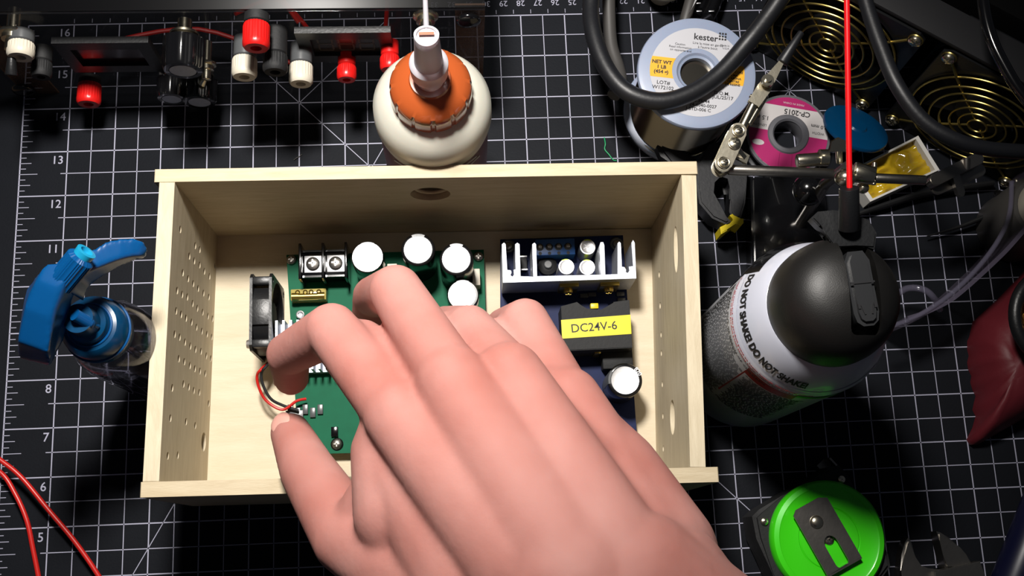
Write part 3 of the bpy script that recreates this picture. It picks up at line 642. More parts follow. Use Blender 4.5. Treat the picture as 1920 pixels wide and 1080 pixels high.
display([(105, 70), (285, 66), (300, 120), (140, 125)], 'disp_r', False)
b = MB()
for k, (q0, q1) in enumerate((((420, 30), (560, 70)), ((440, 60), (600, 110)), ((170, 120), (560, 150)), ((740, 10), (720, 120)))):
    a_, c_ = FP(*q0), FP(*q1); b.tube([a_ - FN*1.0, (a_+c_)/2 - FN*2.5, c_ - FN*.8], .12, 8)
b.build('inner_wire', 'redw', T, world=True)

# ------------------------------------------------------------------ solder spool
KX, KY, KZ = 36.62, 34.35, 5.55
T = thing('solder_spool', 'large white plastic spool of solder with a round paper label, behind the box corner', 'solder spool', (KX, KY, 0))
R1, RH = 3.12, .98
b = MB(); b.lathe([(RH, KZ-.05), (RH+.1, KZ+.06), (R1-.25, KZ+.06), (R1-.05, KZ), (R1, KZ-.1), (R1, KZ-.25), (R1-.1, KZ-.3), (1.6, KZ-.32), (1.5, KZ-.6), (1.5, .55), (1.6, .3), (R1-.1, .3), (R1, .25), (R1, .08), (R1-.06, 0), (RH, 0), (RH-.12, .1), (RH-.12, KZ-.1), (RH, KZ-.05)], 96, capped=False); b.build('spool_body', 'flange', T)
b = MB()
for k in range(3): b.box((0, 0, 1.2), (2*RH, .12, 2.0), (0, 0, k*PI/3))
b.build('hub_rib', 'flange', T)
b = MB(); prof = []
for k in range(27): z = .42 + k*.178; prof += [(2.68, z), (2.77, z+.089)]
b.lathe(prof, 64); b.build('solder_wire', 'solder', T, label='shiny wound solder wire')
b = MB(); b.tube([Vector((2.85*math.cos(a), 2.85*math.sin(a), 1.2 + .4*a)) for a in [k*.2 - 2.9 for k in range(26)]], .06, 8); b.build('solder_wire', 'solder', T)
b = MB(); zt = KZ + .065
b.plate(circ(0, 0, 2.48, 72), [circ(0, 0, 1.32, 48)], .012, TR(0, 0, zt)); lb = b.build('label_disc', 'paper', T, label='white ring-shaped paper label')
ra = -8.5   # label turned a little clockwise
def wedge(a0, a1, r0, r1, n=16): return [(r1*math.cos(math.radians(a0+(a1-a0)*k/n)), r1*math.sin(math.radians(a0+(a1-a0)*k/n))) for k in range(n+1)] + [(r0*math.cos(math.radians(a1-(a1-a0)*k/n)), r0*math.sin(math.radians(a1-(a1-a0)*k/n))) for k in range(n+1)]
for sgn in (0, 180):
    b = MB(); pts = []
    y0, y1 = -.52, .62
    if sgn: y0, y1 = -.6, .5
    for k in range(9): y = y0 + (y1-y0)*k/8; pts.append((-math.sqrt(2.48**2-y*y), y))
    for k in range(9): y = y1 - (y1-y0)*k/8; pts.append((-math.sqrt(1.32**2-y*y), y))
    b.prism(pts, 0, .008, TR(0, 0, zt+.006) @ RZ(ra) @ RZ(sgn)); b.build('label_band', 'yellow', lb)
def st(txt, x, y, size, bold=.0, rot=0, t=.004): return (txt, x, y, size, bold, rot)
b = MB()
for txt, x, y, size, bold in (('kester', .32, 1.98, .50, .008), ('Caution', -1.0, 1.45, .17, 0), ('Read information', -.98, 1.28, .17, 0), ('on opposite end', -.95, 1.11, .17, 0), ("Lire la mise en garde", .45, 1.62, .19, 0), ("à l'autre bout", .45, 1.42, .19, 0), ('Made in', 1.35, 1.66, .15, 0), ('U.S.A.', 1.42, 1.50, .15, 0),
        ('NET WT', -1.88, .32, .27, .01), ('1 LB', -1.88, .05, .27, .01), ('(454 g)', -1.88, -.22, .27, .01), ('LOT#', -1.72, -.82, .28, .003), ('W172102', -1.72, -1.10, .28, .003),
        ('"44"', 1.85, .40, .17, .006), ('ROSIN CORE', 1.9, .22, .17, .006), ('ALMA', 1.9, .04, .17, .006), ('DE RESINA', 1.9, -.14, .17, .006), ('CENTRE', 1.9, -.32, .17, .006), ('DE RESINE', 1.88, -.49, .17, .006),
        ('D.O.M.', 1.35, -1.05, .27, .003), ('JUL/25/17', 1.42, -1.28, .27, .003), ('3.3%/44', .35, -1.60, .25, .003), ('24-6040-0027', .42, -1.84, .25, .003), ('J-STD-006 C', .2, -2.08, .25, .003)):
    b.text(txt, size, TR(0, 0, zt+.016) @ RZ(ra) @ TR(x, y, 0), bold=bold, res=2)
for i in range(3):
    for j in range(3): b.box((0, 0, 0), (.10, .10, .004)); b.bm.verts.ensure_lookup_table(); b._x(b.bm.verts[-8:], TR(0, 0, zt+.016) @ RZ(ra) @ TR(1.05+.15*i, 2.0+.16*j, 0))
b.build('label_print', 'ink', lb)

# ------------------------------------------------------------------ desoldering wick spool (pink label) and blue wick disc
p = P(1478, 252, 1.3)
T = thing('solder_wick_spool', 'pink and white labelled desoldering wick spool lying below the gripping tool', 'solder wick', (p.x, p.y, 0))
R1 = 2.35
b = MB(); b.lathe([(.85, .0), (R1, .0), (R1+.03, .1), (R1, .22), (1.9, .3), (1.9, 1.0), (R1, 1.08), (R1+.03, 1.18), (R1, 1.3), (.85, 1.3), (.80, 1.2), (.80, .1), (.85, 0)], 72, capped=False); b.build('spool_body', 'grey_p', T)
b = MB(); b.lathe([(.80, 1.3), (.9, 1.42), (1.1, 1.4), (1.18, 1.31)], 48, capped=False); b.build('hub_ring', 'grey_p', T)
b = MB(); b.plate(circ(0, 0, 2.2, 64), [circ(0, 0, 1.16, 40)], .01, TR(0, 0, 1.31)); lb = b.build('label_disc', 'paper_d', T)
def band(y0, y1, r0=1.16, r1=2.2):
    pts = [(-math.sqrt(max(r1*r1-y*y, 0)), y) for y in [y0+(y1-y0)*k/10 for k in range(11)]] + [(math.sqrt(max(r1*r1-y*y, 0)), y) for y in [y1-(y1-y0)*k/10 for k in range(11)]]
    return pts
b = MB(); m = TR(0, 0, 1.318) @ RZ(-12); b.prism(band(1.62, 2.19), 0, .006, m)
for s_ in (-1, 1):
    pts = [(s_*math.sqrt(2.2**2-y*y), y) for y in [-2.0 + 2.05*k/10 for k in range(11)]] + [(s_*math.sqrt(max(1.16**2-y*y, .0)), y) for y in [.05 - 1.2*k/6 for k in range(7)]] + [(s_*.35, -1.16), (s_*.35, -2.17)]
    b.prism(pts, 0, .006, m)
b.prism([(-.36, -2.17), (.36, -2.17), (.36, -1.15), (-.36, -1.15)], 0, .006, m)
b.build('label_band', 'pink', lb)
b = MB(); m2 = TR(0, 0, 1.327) @ RZ(168)
b.text('CP-2015', .42, m2 @ TR(-.35, -1.35, 0), bold=.008); b.text('1.5 m', .34, m2 @ TR(1.55, -.75, 0), bold=.004); b.text('LENGTH', .2, m2 @ TR(1.65, -.3, 0)); b.text('2.0 mm', .3, m2 @ TR(-1.65, -.75, 0), bold=.004); b.text('WIDTH', .2, m2 @ TR(-1.65, -.35, 0)); b.build('label_print', 'ink', lb)
b = MB(); b.text('MADE IN CHINA', .16, m2 @ TR(-.1, -1.85, 0)); b.prism(circ(1.62, .75, .34, 24, .17), 0, .006, m2 @ TR(0, 0, -.004)); b.build('label_print', 'paper_d', lb, label='white print on the pink bands')
q4 = [P(1535, 205, 1.5), P(1672, 272, 1.8)]
c = P(1604, 241, 1.9)
T = thing('wick_disc', 'translucent blue plastic spool disc leaning beside the pink label spool', 'spool', mtx=TR(c.x, c.y, c.z) @ RZ(-27) @ Matrix.Rotation(math.radians(-32), 4, 'X'))
b = MB(); b.lathe([(0, -.16), (1.75, -.16), (1.88, -.1), (1.9, 0), (1.86, .1), (1.6, .15), (.6, .2), (.5, .3), (0, .3)], 64); b.build('disc', 'blue_t', T)
b = MB(); b.lathe([(.0, -1.0), (.85, -1.0), (.85, -.16), (0, -.16)], 40); b.build('hub', 'blue_t', T)

# ------------------------------------------------------------------ box of amber rosin
T = thing('rosin_box', 'small white open box holding cracked amber rosin, right of the red straw', 'flux box', (44.8, 29.5, 0))
o4 = [P(1722, 254, 1.2), P(1762, 318, 1.2), P(1632, 378, 1.2), P(1592, 320, 1.2)]
cc = sum(o4, Vector())/4; i4 = [cc + (v-cc)*.9 for v in o4]; lo4 = [cc + (v-cc)*.93 for v in o4]
b = MB(); b.plate([(v.x, v.y) for v in o4], [[(v.x, v.y) for v in i4]], 1.15, TR(0, 0, .6)); b.quadprism(o4, .01, .08); b.build('carton', 'carton', T, world=True)
b = MB(); n = 22; g = []
for i in range(n+1):
    row = []
    for j in range(n+1):
        u, v = i/n, j/n; p = i4[0]*(1-u)*(1-v) + i4[1]*u*(1-v) + i4[2]*u*v + i4[3]*(1-u)*v
        z = .72 + .38*noise.noise(Vector((u*5, v*7, 1))) + .10*abs(noise.noise(Vector((u*9, v*12, 4)))); row.append(b.bm.verts.new((p.x, p.y, z)))
    g.append(row)
for i in range(n):
    for j in range(n): b.bm.faces.new((g[i][j], g[i+1][j], g[i+1][j+1], g[i][j+1]))
bo = [b.bm.verts.new((v.x, v.y, .1)) for v in i4]; b.bm.faces.new(bo[::-1])
b.build('rosin', 'rosin', T, world=True, ang=60, label='lumpy amber rosin block')

# ------------------------------------------------------------------ third-hand gripping tool
T = thing('helping_hand_tool', 'nickel plated third-hand soldering tool with crossbar and clips, above the pink spool', 'helping hand tool', (41.3, 29, 0))
bz = 8.2
b = MB(); b.quadprism([P(1408, 332, 1.6), P(1545, 325, 1.6), P(1560, 470, 1.6), P(1412, 500, 1.6)], 0, 1.6, bev=.15); b.build('base', 'blackg', T, world=True, label='black cast iron base')
j0 = P(1590, 312, bz)
b = MB(); b.cyl(P(1500, 420, 1.5), (j0.x-.3, j0.y, 5.5), .30); b.cyl((j0.x-.3, j0.y, 5.5), j0, .28); b.build('post', 'steel', T, world=True)
b = MB(); pb0 = P(1516, 356, 4.2); b.ball(pb0, .85, (1, 1, .9), 32); b.build('ball_joint', 'blackg', T, world=True)
e0, e1 = P(1365, 318, bz), P(1735, 338, bz)
b = MB(); b.cyl(e0, P(1562, 326, bz), .26, bev=.04); b.cyl(P(1640, 334, bz), e1, .24, bev=.04); b.build('crossbar', 'steel', T, world=True)
b = MB(); b.ball(P(1585, 334, bz), .52, (1, .9, 1)); b.cyl(P(1600, 322, bz), P(1638, 330, bz), .50, .46, bev=.08); b.cyl(P(1640, 306, bz), P(1638, 346, bz), .12); b.ball(P(1618, 352, bz-.6), .3); b.build('centre_joint', 'metal', T, world=True)
b = MB(); b.cyl(P(1574, 304, bz), P(1572, 268, bz+.9), .16); 
b.prism([(-.42, -.25), (.42, -.25), (.36, .25), (0, .42), (-.36, .25)], -.1, .1, TR(*P(1572, 274, bz+.9)) @ Matrix.Rotation(.5, 4, 'X')); b.build('wing_nut', 'metal', T, world=True)
b = MB(); b.cyl(P(1494, 302, bz), P(1546, 298, bz), .34, seg=14, bev=.05); b.cyl(P(1536, 296, bz), P(1552, 296, bz), .42, seg=14); b.build('thumb_nut', 'metal', T, world=True, label='knurled nickel nut on the crossbar')
# left swivel joint: two plates with three bolts
def bar(b, p0, p1, w, t, z=None):
    p0 = Vector(p0); p1 = Vector(p1); d = (p1-p0); L = d.length; y = Vector((0, 0, 1)).cross(d).normalized(); m = frame(p0, d, y)
    pts = [(w*math.cos(a), w*math.sin(a)) for a in [PI/2 + PI*k/10 for k in range(11)]] + [(L + w*math.cos(a), w*math.sin(a)) for a in [-PI/2 + PI*k/10 for k in range(11)]]
    b.prism(pts, -t/2, t/2, m, bev=min(.04, t*.3))
J = [P(1354, 310, bz+.3), P(1374, 274, bz+.5), P(1381, 251, bz+.6)]
b = MB(); bar(b, J[0] + Vector((0, 0, .3)), J[2] + Vector((0, 0, .3)), .42, .14); bar(b, J[0] - Vector((0, 0, .45)), J[2] - Vector((0, 0, .45)), .44, .14); b.ball(J[0], .42); b.ball(J[2], .42); jp = b.build('joint_plate', 'metal', T, world=True)
for k, j in enumerate(J):
    b = MB(); screw(b, (j.x, j.y, j.z+.36), .28 if k == 1 else .22, .18); b.ring((j.x, j.y, j.z+.38), .27, .05, seg=24, sub=8); b.build('joint_bolt', 'metal', jp, world=True)
b = MB(); b.cyl(J[1] + Vector((.1, -.1, 0)), P(1398, 302, bz), .22, seg=6); b.prism([(-.3, -.2), (.3, -.2), (.26, .25), (-.2, .3)], -.08, .08, TR(*P(1392, 296, bz+.2)) @ RZ(-30)); b.build('wing_nut', 'metal', T, world=True)
# alligator clip reaching up
def clip(T, pts, jaw0, tip, z0, z1):
    a0 = P(*pts[0], z0); a1 = P(*jaw0, (z0+z1)/2); a2 = P(*tip, z1); d = (a2-a0).normalized()
    b = MB(); b.cyl(a0, a1, .24, .20); c_ = b.build('clip_shank', 'metal', T, world=True)
    y = Vector((0, 0, 1)).cross(d).normalized(); zz = d.cross(y)
    b = MB(); L = (a2-a1).length
    for s_ in (1, -1):
        m = frame(a1 + zz*s_*.12, (a2-a1).normalized() - zz*s_*.02, y); pts_ = [(0, -.30), (L*.35, -.34), (L, -.1), (L, .1), (L*.35, .34), (0, .30)]
        b.prism(pts_, -.06, .06, m)
    b.cyl(a1 + y*.36 + d*.3, a1 - y*.36 + d*.3, .1); b.build('clip_jaw', 'metal', T, world=True)
    b = MB()
    for k in range(9): q = a1 + (a2-a1)*(.55 + .05*k); b.box(q - zz*.0, (.07, .2, .2), (0, 0, math.atan2(d.y, d.x)))
    b.build('jaw_teeth', 'metal', T, world=True)
    return a1, a2
a1, a2 = clip(T, [(1392, 238)], (1412, 196), (1468, 112), bz+.6, bz+1.4)
b = MB(); b.cyl(P(1466, 118, bz+1.4), P(1503, 60, bz+1.8), .30, .16, 16, bev=.05); b.build('clip_sleeve', 'cable', T, world=True, label='black rubber sleeve on the clip tip')
b = MB()
for q in ((1420, 205), (1414, 214), (1425, 198)): p = P(*q, bz+.7); b.cyl(p + Vector((-.3, -.5, 0)), p + Vector((.25, .35, .1)), .13)
p = P(1438, 153, bz+1.6); b.cyl(p, p + Vector((0, 0, .2)), .30); b.cyl(p + Vector((0, 0, .2)), p + Vector((0, 0, .32)), .14); b.build('clip_pivot', 'metal', T, world=True)
# right clip, mostly in shadow
b = MB(); bar(b, P(1750, 340, bz-.1), P(1830, 300, bz-.4), .3, .5); b.build('clip_shank', 'steel', T, world=True)
b = MB(); bar(b, P(1756, 352, bz-.5), P(1835, 318, bz-.9), .36, .14); bar(b, P(1790, 330, bz-.2), P(1800, 362, bz-.6), .2, .3); b.cyl(P(1812, 318, bz-.2), P(1812, 296, bz), .18); b.build('clip_jaw', 'steel', T, world=True)

# ------------------------------------------------------------------ two brass-guarded fans standing on edge
vF = Vector((.84, -.54, 0)).normalized(); nF = Vector((vF.y, -vF.x, 0)); up3 = (Vector((0, 0, 1)) - nF*.08).normalized()
def big_fan(name, corner, sgn, label, blades=7):
    """corner: xy of the lower screw next to the other fan"""
    c = Vector((*corner, 4.1)) + vF*sgn*3.575; m = frame(c, vF, up3); T = thing(name, label, 'fan', mtx=m, group='brass guarded fans')
    fz = 1 if m.col[2].xyz.dot(nF) > 0 else -1
    R_ = 4.0; b = MB(); hs = [circ(0, 0, 3.75, 48)] + [circ(sx*3.575, sy*3.575, .2, 12) for sx in (-1, 1) for sy in (-1, 1)]
    sq = [(-R_+.4, -R_), (R_-.4, -R_), (R_, -R_+.4), (R_, R_-.4), (R_-.4, R_), (-R_+.4, R_), (-R_, R_-.4), (-R_, -R_+.4)]
    for z in (-.1, -2.3): b.plate(sq, hs, .25, TR(0, 0, z*fz))
    b.plate(circ(0, 0, 3.9, 48), [circ(0, 0, 3.75, 48)], 2.2, TR(0, 0, -1.2*fz)); b.build('fan_frame', 'black', T)
    b = MB(); b.cyl((0, 0, -.4*fz), (0, 0, -2.2*fz), 1.5, seg=32, bev=.1); b.build('hub', 'blackm', T)
    for k in range(blades):
        b = MB(); b.box((2.6, 0, 0), (2.1, 1.7, .1), (.6, 0, 0), bev=.04); b._x(b.bm.verts[:], TR(0, 0, -1.2*fz) @ Matrix.Rotation(2*PI*k/blades, 4, 'Z')); b.build('blade', 'blackm', T)
    b = MB()
    for r in (.5, 1.0, 1.5, 2.05, 2.6, 3.15, 3.7): b.ring((0, 0, (.35 if r < 3.5 else .2)*fz), r, .06, seg=56, sub=8)
    for a in (45, 135, 225, 315):
        ca, sa = math.cos(math.radians(a)), math.sin(math.radians(a)); b.tube([(ca*.4, sa*.4, .25*fz), (ca*3.2, sa*3.2, .25*fz), (ca*4.6, sa*4.6, .08*fz)], .075, 8, smooth=4); b.ring((ca*5.05, sa*5.05, .1*fz), .34, .07, seg=20, sub=8)
    b.build('wire_guard', 'brass', T, label='brass wire guard of concentric rings')
    for sx in (-1, 1):
        for sy in (-1, 1): b = MB(); screw(b, (sx*3.575, sy*3.575, .1*fz), .36, .28, (0, 0, fz)); b.build('screw', 'metal', T)
    return T
big_fan('guarded_fan', (47.35, 34.75), -1, 'black fan with brass wire guard standing behind the red straw')
big_fan('guarded_fan', (48.95, 33.75), 1, 'black fan with brass wire guard at the right edge, between two black cables')
b = MB(); c = Vector((47.9, 34.4, 0)) - nF*6.5; b.box((c.x, c.y, 4.2), (17.5, 6.0, 8.4), (0, 0, math.atan2(vF.y, vF.x)), bev=.3)
o = b.build('equipment_case', 'blackest'); tag(o, 'matte black equipment case standing behind the two brass guarded fans', 'case')
b = MB(); c2 = Vector((47.9, 34.4, 0)) - nF*1.35; b.box((c2.x, c2.y, 8.35), (17.2, 1.9, .3), (0, 0, math.atan2(vF.y, vF.x)), bev=.05)
o = b.build('mounting_bar', 'grey_bar'); tag(o, 'black flat bar running along the top of both guarded fans', 'bar')

# ------------------------------------------------------------------ duster can with black trigger cap and red straw
CX, CY = 38.95, 19.75
T = thing('duster_can', 'white spray can with black dome cap, trigger and long red straw, right of the box', 'spray can', (CX, CY, 0))
b = MB(); b.lathe([(3.1, 0), (3.3, .1), (3.36, .35), (3.36, 12.6), (3.30, 12.75)], 80, capped=True); body = b.build('can_body', 'can_w', T)
b = MB(); b.lathe([(3.365, 1.0), (3.375, 1.02), (3.375, 12.1), (3.365, 12.15)], 96, capped=False); b.build('label_panel', 'fine', body)
b = MB(); b.lathe([(3.30, 12.75), (3.26, 12.95), (3.0, 13.9), (2.7, 14.75), (2.55, 15.0), (2.4, 15.05), (0, 15.05)], 80, capped=False); b.build('can_shoulder', 'can_w', body)
# black lower dome sector at the back, as on the label
def conepatch(b, a0, a1, prof, off=.012, n=40, t0=None):
    rows = [[b.bm.verts.new(((r+off)*math.cos(math.radians(a0+(a1-a0)*k/n)), (r+off)*math.sin(math.radians(a0+(a1-a0)*k/n)), z+off*.5)) for k in range(n+1)] for r, z in prof]
    for A, B_ in zip(rows, rows[1:]):
        for k in range(n): b.bm.faces.new((A[k], A[k+1], B_[k+1], B_[k]))
SHP = [(3.375, 9.6), (3.375, 12.6), (3.31, 12.75), (3.27, 12.95), (3.0, 13.9)]
b = MB(); conepatch(b, 70, 143, SHP); b.build('label_panel', 'blackg', body, label='gloss black back part of the can')
b = MB(); zr = 11.5
while zr > 4.5:
    a_ = 146.0
    while a_ < 262:
        w_ = random.uniform(1.2, 5.5)
        if not (213 < a_ < 219 or (zr > 11.0 and a_ > 200)): conepatch(b, a_, a_ + w_, [(3.376, zr), (3.376, zr + .075)], .008, 2)
        a_ += w_ + random.uniform(.7, 1.2)
    zr -= .15
b.build('fine_print', 'ink', body, label='rows of tiny dark print')
b = MB(); conepatch(b, 256, 292, [(3.38, 11.9), (3.38, 12.35)], .03); b.build('label_band', 'can_grn', body, label='green stripe low on the label')
b = MB(); conepatch(b, 217, 257, [(3.38, 11.15), (3.38, 12.05)], .012); conepatch(b, 216, 217.2, [(3.38, 6), (3.38, 12.1)], .012, 4); b.build('label_band', 'can_red', body)
b = MB(); conepatch(b, 150, 320, [(3.375, 12.05), (3.375, 12.6), (3.31, 12.75), (3.27, 12.95)], .006, 60); b.build('label_band', 'can_w', body)
def oncone(a0, lo, hi, off=.02):
    """text x runs round the can counter-clockwise seen from above, y up the slope from lo=(r,z) to hi"""
    sl = Vector((hi[0]-lo[0], 0, hi[1]-lo[1])); Ls = sl.length; sl.normalize(); Rm = lo[0]
    def f(v):
        r = lo[0] + sl.x*v.y; z = lo[1] + sl.z*v.y; a = math.radians(a0) + v.x/Rm; r += off + v.z
        return Vector((r*math.cos(a), r*math.sin(a), z + .01))
    return f
b = MB(); f = oncone(201, (3.14, 13.42), (3.0, 13.9)); b.text('DO NOT SHAKE! DO NOT SHAKE!', .46, fn=lambda v: f(Vector((v.x*.86, v.y*1.45, v.z))), bold=.018); b.build('label_text', 'ink', body, label='bold black DO NOT SHAKE lettering')
b = MB(); f = oncone(206, (3.37, 12.55), (3.37, 12.9), .02); b.text('If used as intended, this product poses no health hazards. Intentional misuse', .23, fn=f, bold=.004, res=1)
f = oncone(206, (3.37, 12.27), (3.37, 12.9), .02); b.text('or abuse of this product poses serious health hazards and can be fatal.', .23, fn=f, bold=.004, res=1); b.build('label_text', 'can_txt', body, label='small red warning text')
b = MB(); f = oncone(196, (3.38, 11.75), (3.38, 12.9), .02); b.text('KEEP OUT OF REACH OF CHILDREN', .27, fn=f, bold=.006, res=1); f = oncone(240, (3.39, 11.0), (3.39, 12.9), .03); b.build('label_text', 'ink', body)
# dome cap with a channel for the trigger
dome = [(2.48, 14.8), (2.54, 14.95), (2.54, 15.6), (2.48, 16.2), (2.3, 16.8), (2.0, 17.25), (1.55, 17.6), (.95, 17.82), (0, 17.9)]
b = MB(); n = 72
b.lathe([(2.3, 14.8)] + dome, n); me_b = b
c_ = b.build('dome_cap', 'dome', T)
cut = MB(); cut.box((.52, .4, 17.3), (1.25, 4.2, 2.2), bev=.25, seg=3); co = cut.build('cut', 'dome', T)
md = c_.modifiers.new('b', 'BOOLEAN'); md.object = co; md.operation = 'DIFFERENCE'; md.solver = 'EXACT'
bpy.context.view_layer.update(); dg = bpy.context.evaluated_depsgraph_get(); me2 = bpy.data.meshes.new_from_object(c_.evaluated_get(dg)); c_.modifiers.clear(); c_.data = me2; bpy.data.objects.remove(co); me2.name = 'dome_cap'
for p in me2.polygons: p.use_smooth = True
me2.set_sharp_from_angle(angle=math.radians(40))
m = TR(.52, 0, 0) @ Matrix.Rotation(math.radians(4), 4, 'Z')
b = MB(); pts = [(-.5, 1.2), (-.5, -.85), (-.42, -1.2), (-.2, -1.38), (.2, -1.38), (.42, -1.2), (.5, -.85), (.5, 1.2), (.3, 1.6), (-.3, 1.6)]
b.prism(pts, 16.2, 17.75, m, bev=.16); tg = b.build('trigger', 'trig', T, label='dark grey actuator button in the cap channel')
b = MB(); b.box((0, .3, 17.77), (.95, .07, .05)); b.box((-.17, -.75, 17.77), (.06, .42, .05), (0, 0, .25)); b.box((.2, -.75, 17.77), (.06, .42, .05), (0, 0, -.2)); b.box((-.3, -.62, 17.77), (.1, .2, .05)); b.box((.33, -.62, 17.77), (.1, .2, .05)); b._x(b.bm.verts[:], m); b.build('grip_slot', 'ink', tg)
n0 = P(1592, 430, 17.3); n1 = P(1592, 352, 18.3)
b = MB(); b.cyl(n0, n1, .42, .38, 28, bev=.04); nz = b.build('nozzle', 'black', T, world=True)
b = MB(); b.prism([(p.x, p.y) for p in PP([(1517, 412), (1530, 400), (1560, 397), (1580, 400), (1625, 415), (1640, 440), (1636, 470), (1600, 460), (1560, 470), (1548, 440), (1532, 428)], 16.8)], 16.5, 17.1, bev=.08); b.build('hood', 'black', T, world=True)
b = MB(); b.cyl(P(1593, 360, 18.2), P(1587, -60, 20.2), .115, seg=14); b.build('straw', 'straw', nz, world=True, label='long bright red extension straw')

# ------------------------------------------------------------------ spring clamp with yellow pads
T = thing('spring_clamp', 'black plastic spring clamp with yellow jaw pads, under the left joint of the gripping tool', 'clamp', (37.2, 28, 0))
z1 = 2.0; oc = [(1330,270),(1360,262),(1390,272),(1402,300),(1400,340),(1398,380),(1390,408),(1375,412),(1368,395),(1372,350),(1368,332),(1350,326),(1336,340),(1334,362),(1350,392),(1372,414),(1362,420),(1336,408),(1312,380),(1306,345),(1308,305)]
b = MB(); b.prism([(p.x, p.y) for p in PP(oc, z1)], .5, z1, bev=.12); b.build('clamp_arm', 'cable', T, world=True)
b = MB(); b.prism([(p.x, p.y) for p in PP([(1350,426),(1362,420),(1368,422),(1376,413),(1368,404),(1373,401),(1384,410),(1394,410),(1394,418),(1388,425),(1378,418),(1364,432),(1352,439)], z1)], .7, z1+.05, bev=.05); b.build('jaw_pad', 'yel_p', T, world=True, label='yellow plastic jaw pad')
b = MB(); b.prism([(p.x, p.y) for p in PP([(1240,262),(1262,265),(1290,282),(1310,300),(1306,330),(1262,305),(1240,290),(1232,272)], 1.4)], .2, 1.4, bev=.25); b.build('clamp_handle', 'cable', T, world=True)

# ------------------------------------------------------------------ cables
def cable(name, pts, r, material, label, cat='cable', sub=14, flat=None):
    b = MB(); b.tube([P(x, y, z) for x, y, z in pts], r, sub, smooth=8, flat=flat); return tag(b.build(name, material), label, cat)
cable('power_cable', [(1120,-70,5.5),(1108,0,5.2),(1112,60,5.6),(1135,125,5.9),(1175,172,6.1),(1235,190,6.12),(1295,175,6.12),(1350,138,6.15),(1400,82,6.5),(1448,20,7.4),(1500,-60,8.4)], .46, 'cable', 'thick black cable looping over the solder spool')
cable('flat_strap', [(1140,-60,3.2),(1142,30,3.0),(1146,85,3.0),(1158,125,3.2),(1163,155,3.6),(1150,180,3.8)], .36, 'cable_g', 'dark grey strap hanging just left of the looping black cable', 'strap')
cable('power_cable', [(1610,-50,10.5),(1628,20,10.6),(1652,90,10.8),(1682,160,11),(1730,225,11),(1790,262,11),(1860,280,10.8),(1960,286,10.5)], .36, 'cable', 'black cable running from the top edge past the red straw and across the right fan')
cable('power_cable', [(1840,-50,12),(1846,20,12),(1860,75,12),(1884,125,12),(1915,175,12),(1960,225,12)], .28, 'blackg', 'glossy black cable curving into the upper right corner')
cable('red_wire', [(-60,820,1.6),(0,862,1.5),(40,895,1.4),(90,955,1.2),(140,1015,1.0),(185,1080,.8),(210,1130,.6)], .125, 'redw', 'red insulated wire on the right of the pair at the lower left corner', 'wire')
cable('red_wire', [(-60,850,1.0),(0,885,1.0),(28,925,.95),(50,975,.9),(62,1030,.8),(72,1080,.7),(80,1130,.6)], .125, 'redw', 'red insulated wire on the left of the pair at the lower left corner', 'wire')
cable('wire_scrap', [(1133,258,.05),(1135,270,.1),(1134,280,.05),(1142,290,.08),(1150,300,.05),(1156,301,.04)], .035, 'thread', 'tiny scrap of green wire lying on the mat above the box', 'wire')
cable('wire_scrap', [(551,300,.05),(556,296,.1),(562,293,.05),(566,289,.08)], .02, 'cable_g', 'tiny grey wire scrap lying on the mat left of the glue bottle', 'wire')
# tweezers / probe lying in the dark
b = MB(); b.tube(PP([(1738, 443)], .5) + PP([(1800, 425)], .6) + PP([(1850, 405)], .8) + PP([(1896, 382)], .9), [.05, .16, .26, .2], 10, flat=(1, .6)); tag(b.build('probe', 'blackm'), 'slim black pointed probe lying inside the clear safety glasses', 'probe')
b = MB(); b.tube(PP([(1600, 405), (1660, 385), (1740, 362), (1860, 345)], .5), [.2, .35, .4, .35], 10, flat=(1, .5)); tag(b.build('flat_strap', 'blackm'), 'black flat strap lying below the rosin box', 'strap')

# ------------------------------------------------------------------ clear safety glasses
T = thing('safety_glasses', 'clear plastic safety glasses lying right of the duster can', 'safety glasses', (47, 24, 0))
def ribbon(b, pts, z0, z1, t):
    L_ = [Vector(p) for p in pts]; q = []
    for i in range(len(L_) - 1):
        a = L_[max(i-1, 0)]; bb = L_[i]; c = L_[i+1]; d = L_[min(i+2, len(L_)-1)]
        for k in range(6): t_ = k/6; q.append(.5*((2*bb)+(c-a)*t_+(2*a-5*bb+4*c-d)*t_*t_+(3*bb-a-3*c+d)*t_**3))
    q.append(L_[-1]); o1, o2 = [], []
    for i, p in enumerate(q):
        d = (q[min(i+1, len(q)-1)] - q[max(i-1, 0)]); n = Vector((d.y, -d.x, 0)).normalized()*t/2; o1.append(p+n); o2.append(p-n)
    rows = [[b.bm.verts.new((v.x, v.y, z)) for v in o1 + o2[::-1]] for z in (z0, z1)]; n = len(rows[0])
    for k in range(n): b.bm.faces.new((rows[0][k], rows[0][(k+1) % n], rows[1][(k+1) % n], rows[1][k]))
    h = n//2
    for k in range(h-1):
        b.bm.faces.new((rows[1][k], rows[1][k+1], rows[1][n-2-k], rows[1][n-1-k])); b.bm.faces.new((rows[0][k+1], rows[0][k], rows[0][n-1-k], rows[0][n-2-k]))
b = MB(); ribbon(b, PP([(1655, 622), (1690, 610), (1730, 590), (1765, 562)], .6), .1, 4.2, .22); b.build('lens', 'lilac', T, world=True)
b = MB(); ribbon(b, PP([(1765, 562), (1800, 530), (1840, 490), (1878, 440), (1897, 380), (1896, 330)], .6), .1, 4.2, .22); b.build('lens', 'lilac', T, world=True)
b = MB(); b.tube(PP([(1655, 615), (1700, 602), (1745, 578), (1790, 545), (1835, 500), (1872, 450), (1893, 400), (1897, 340)], 4.2), .13, 10); b.build('brow_bar', 'lilac_b', T, world=True)
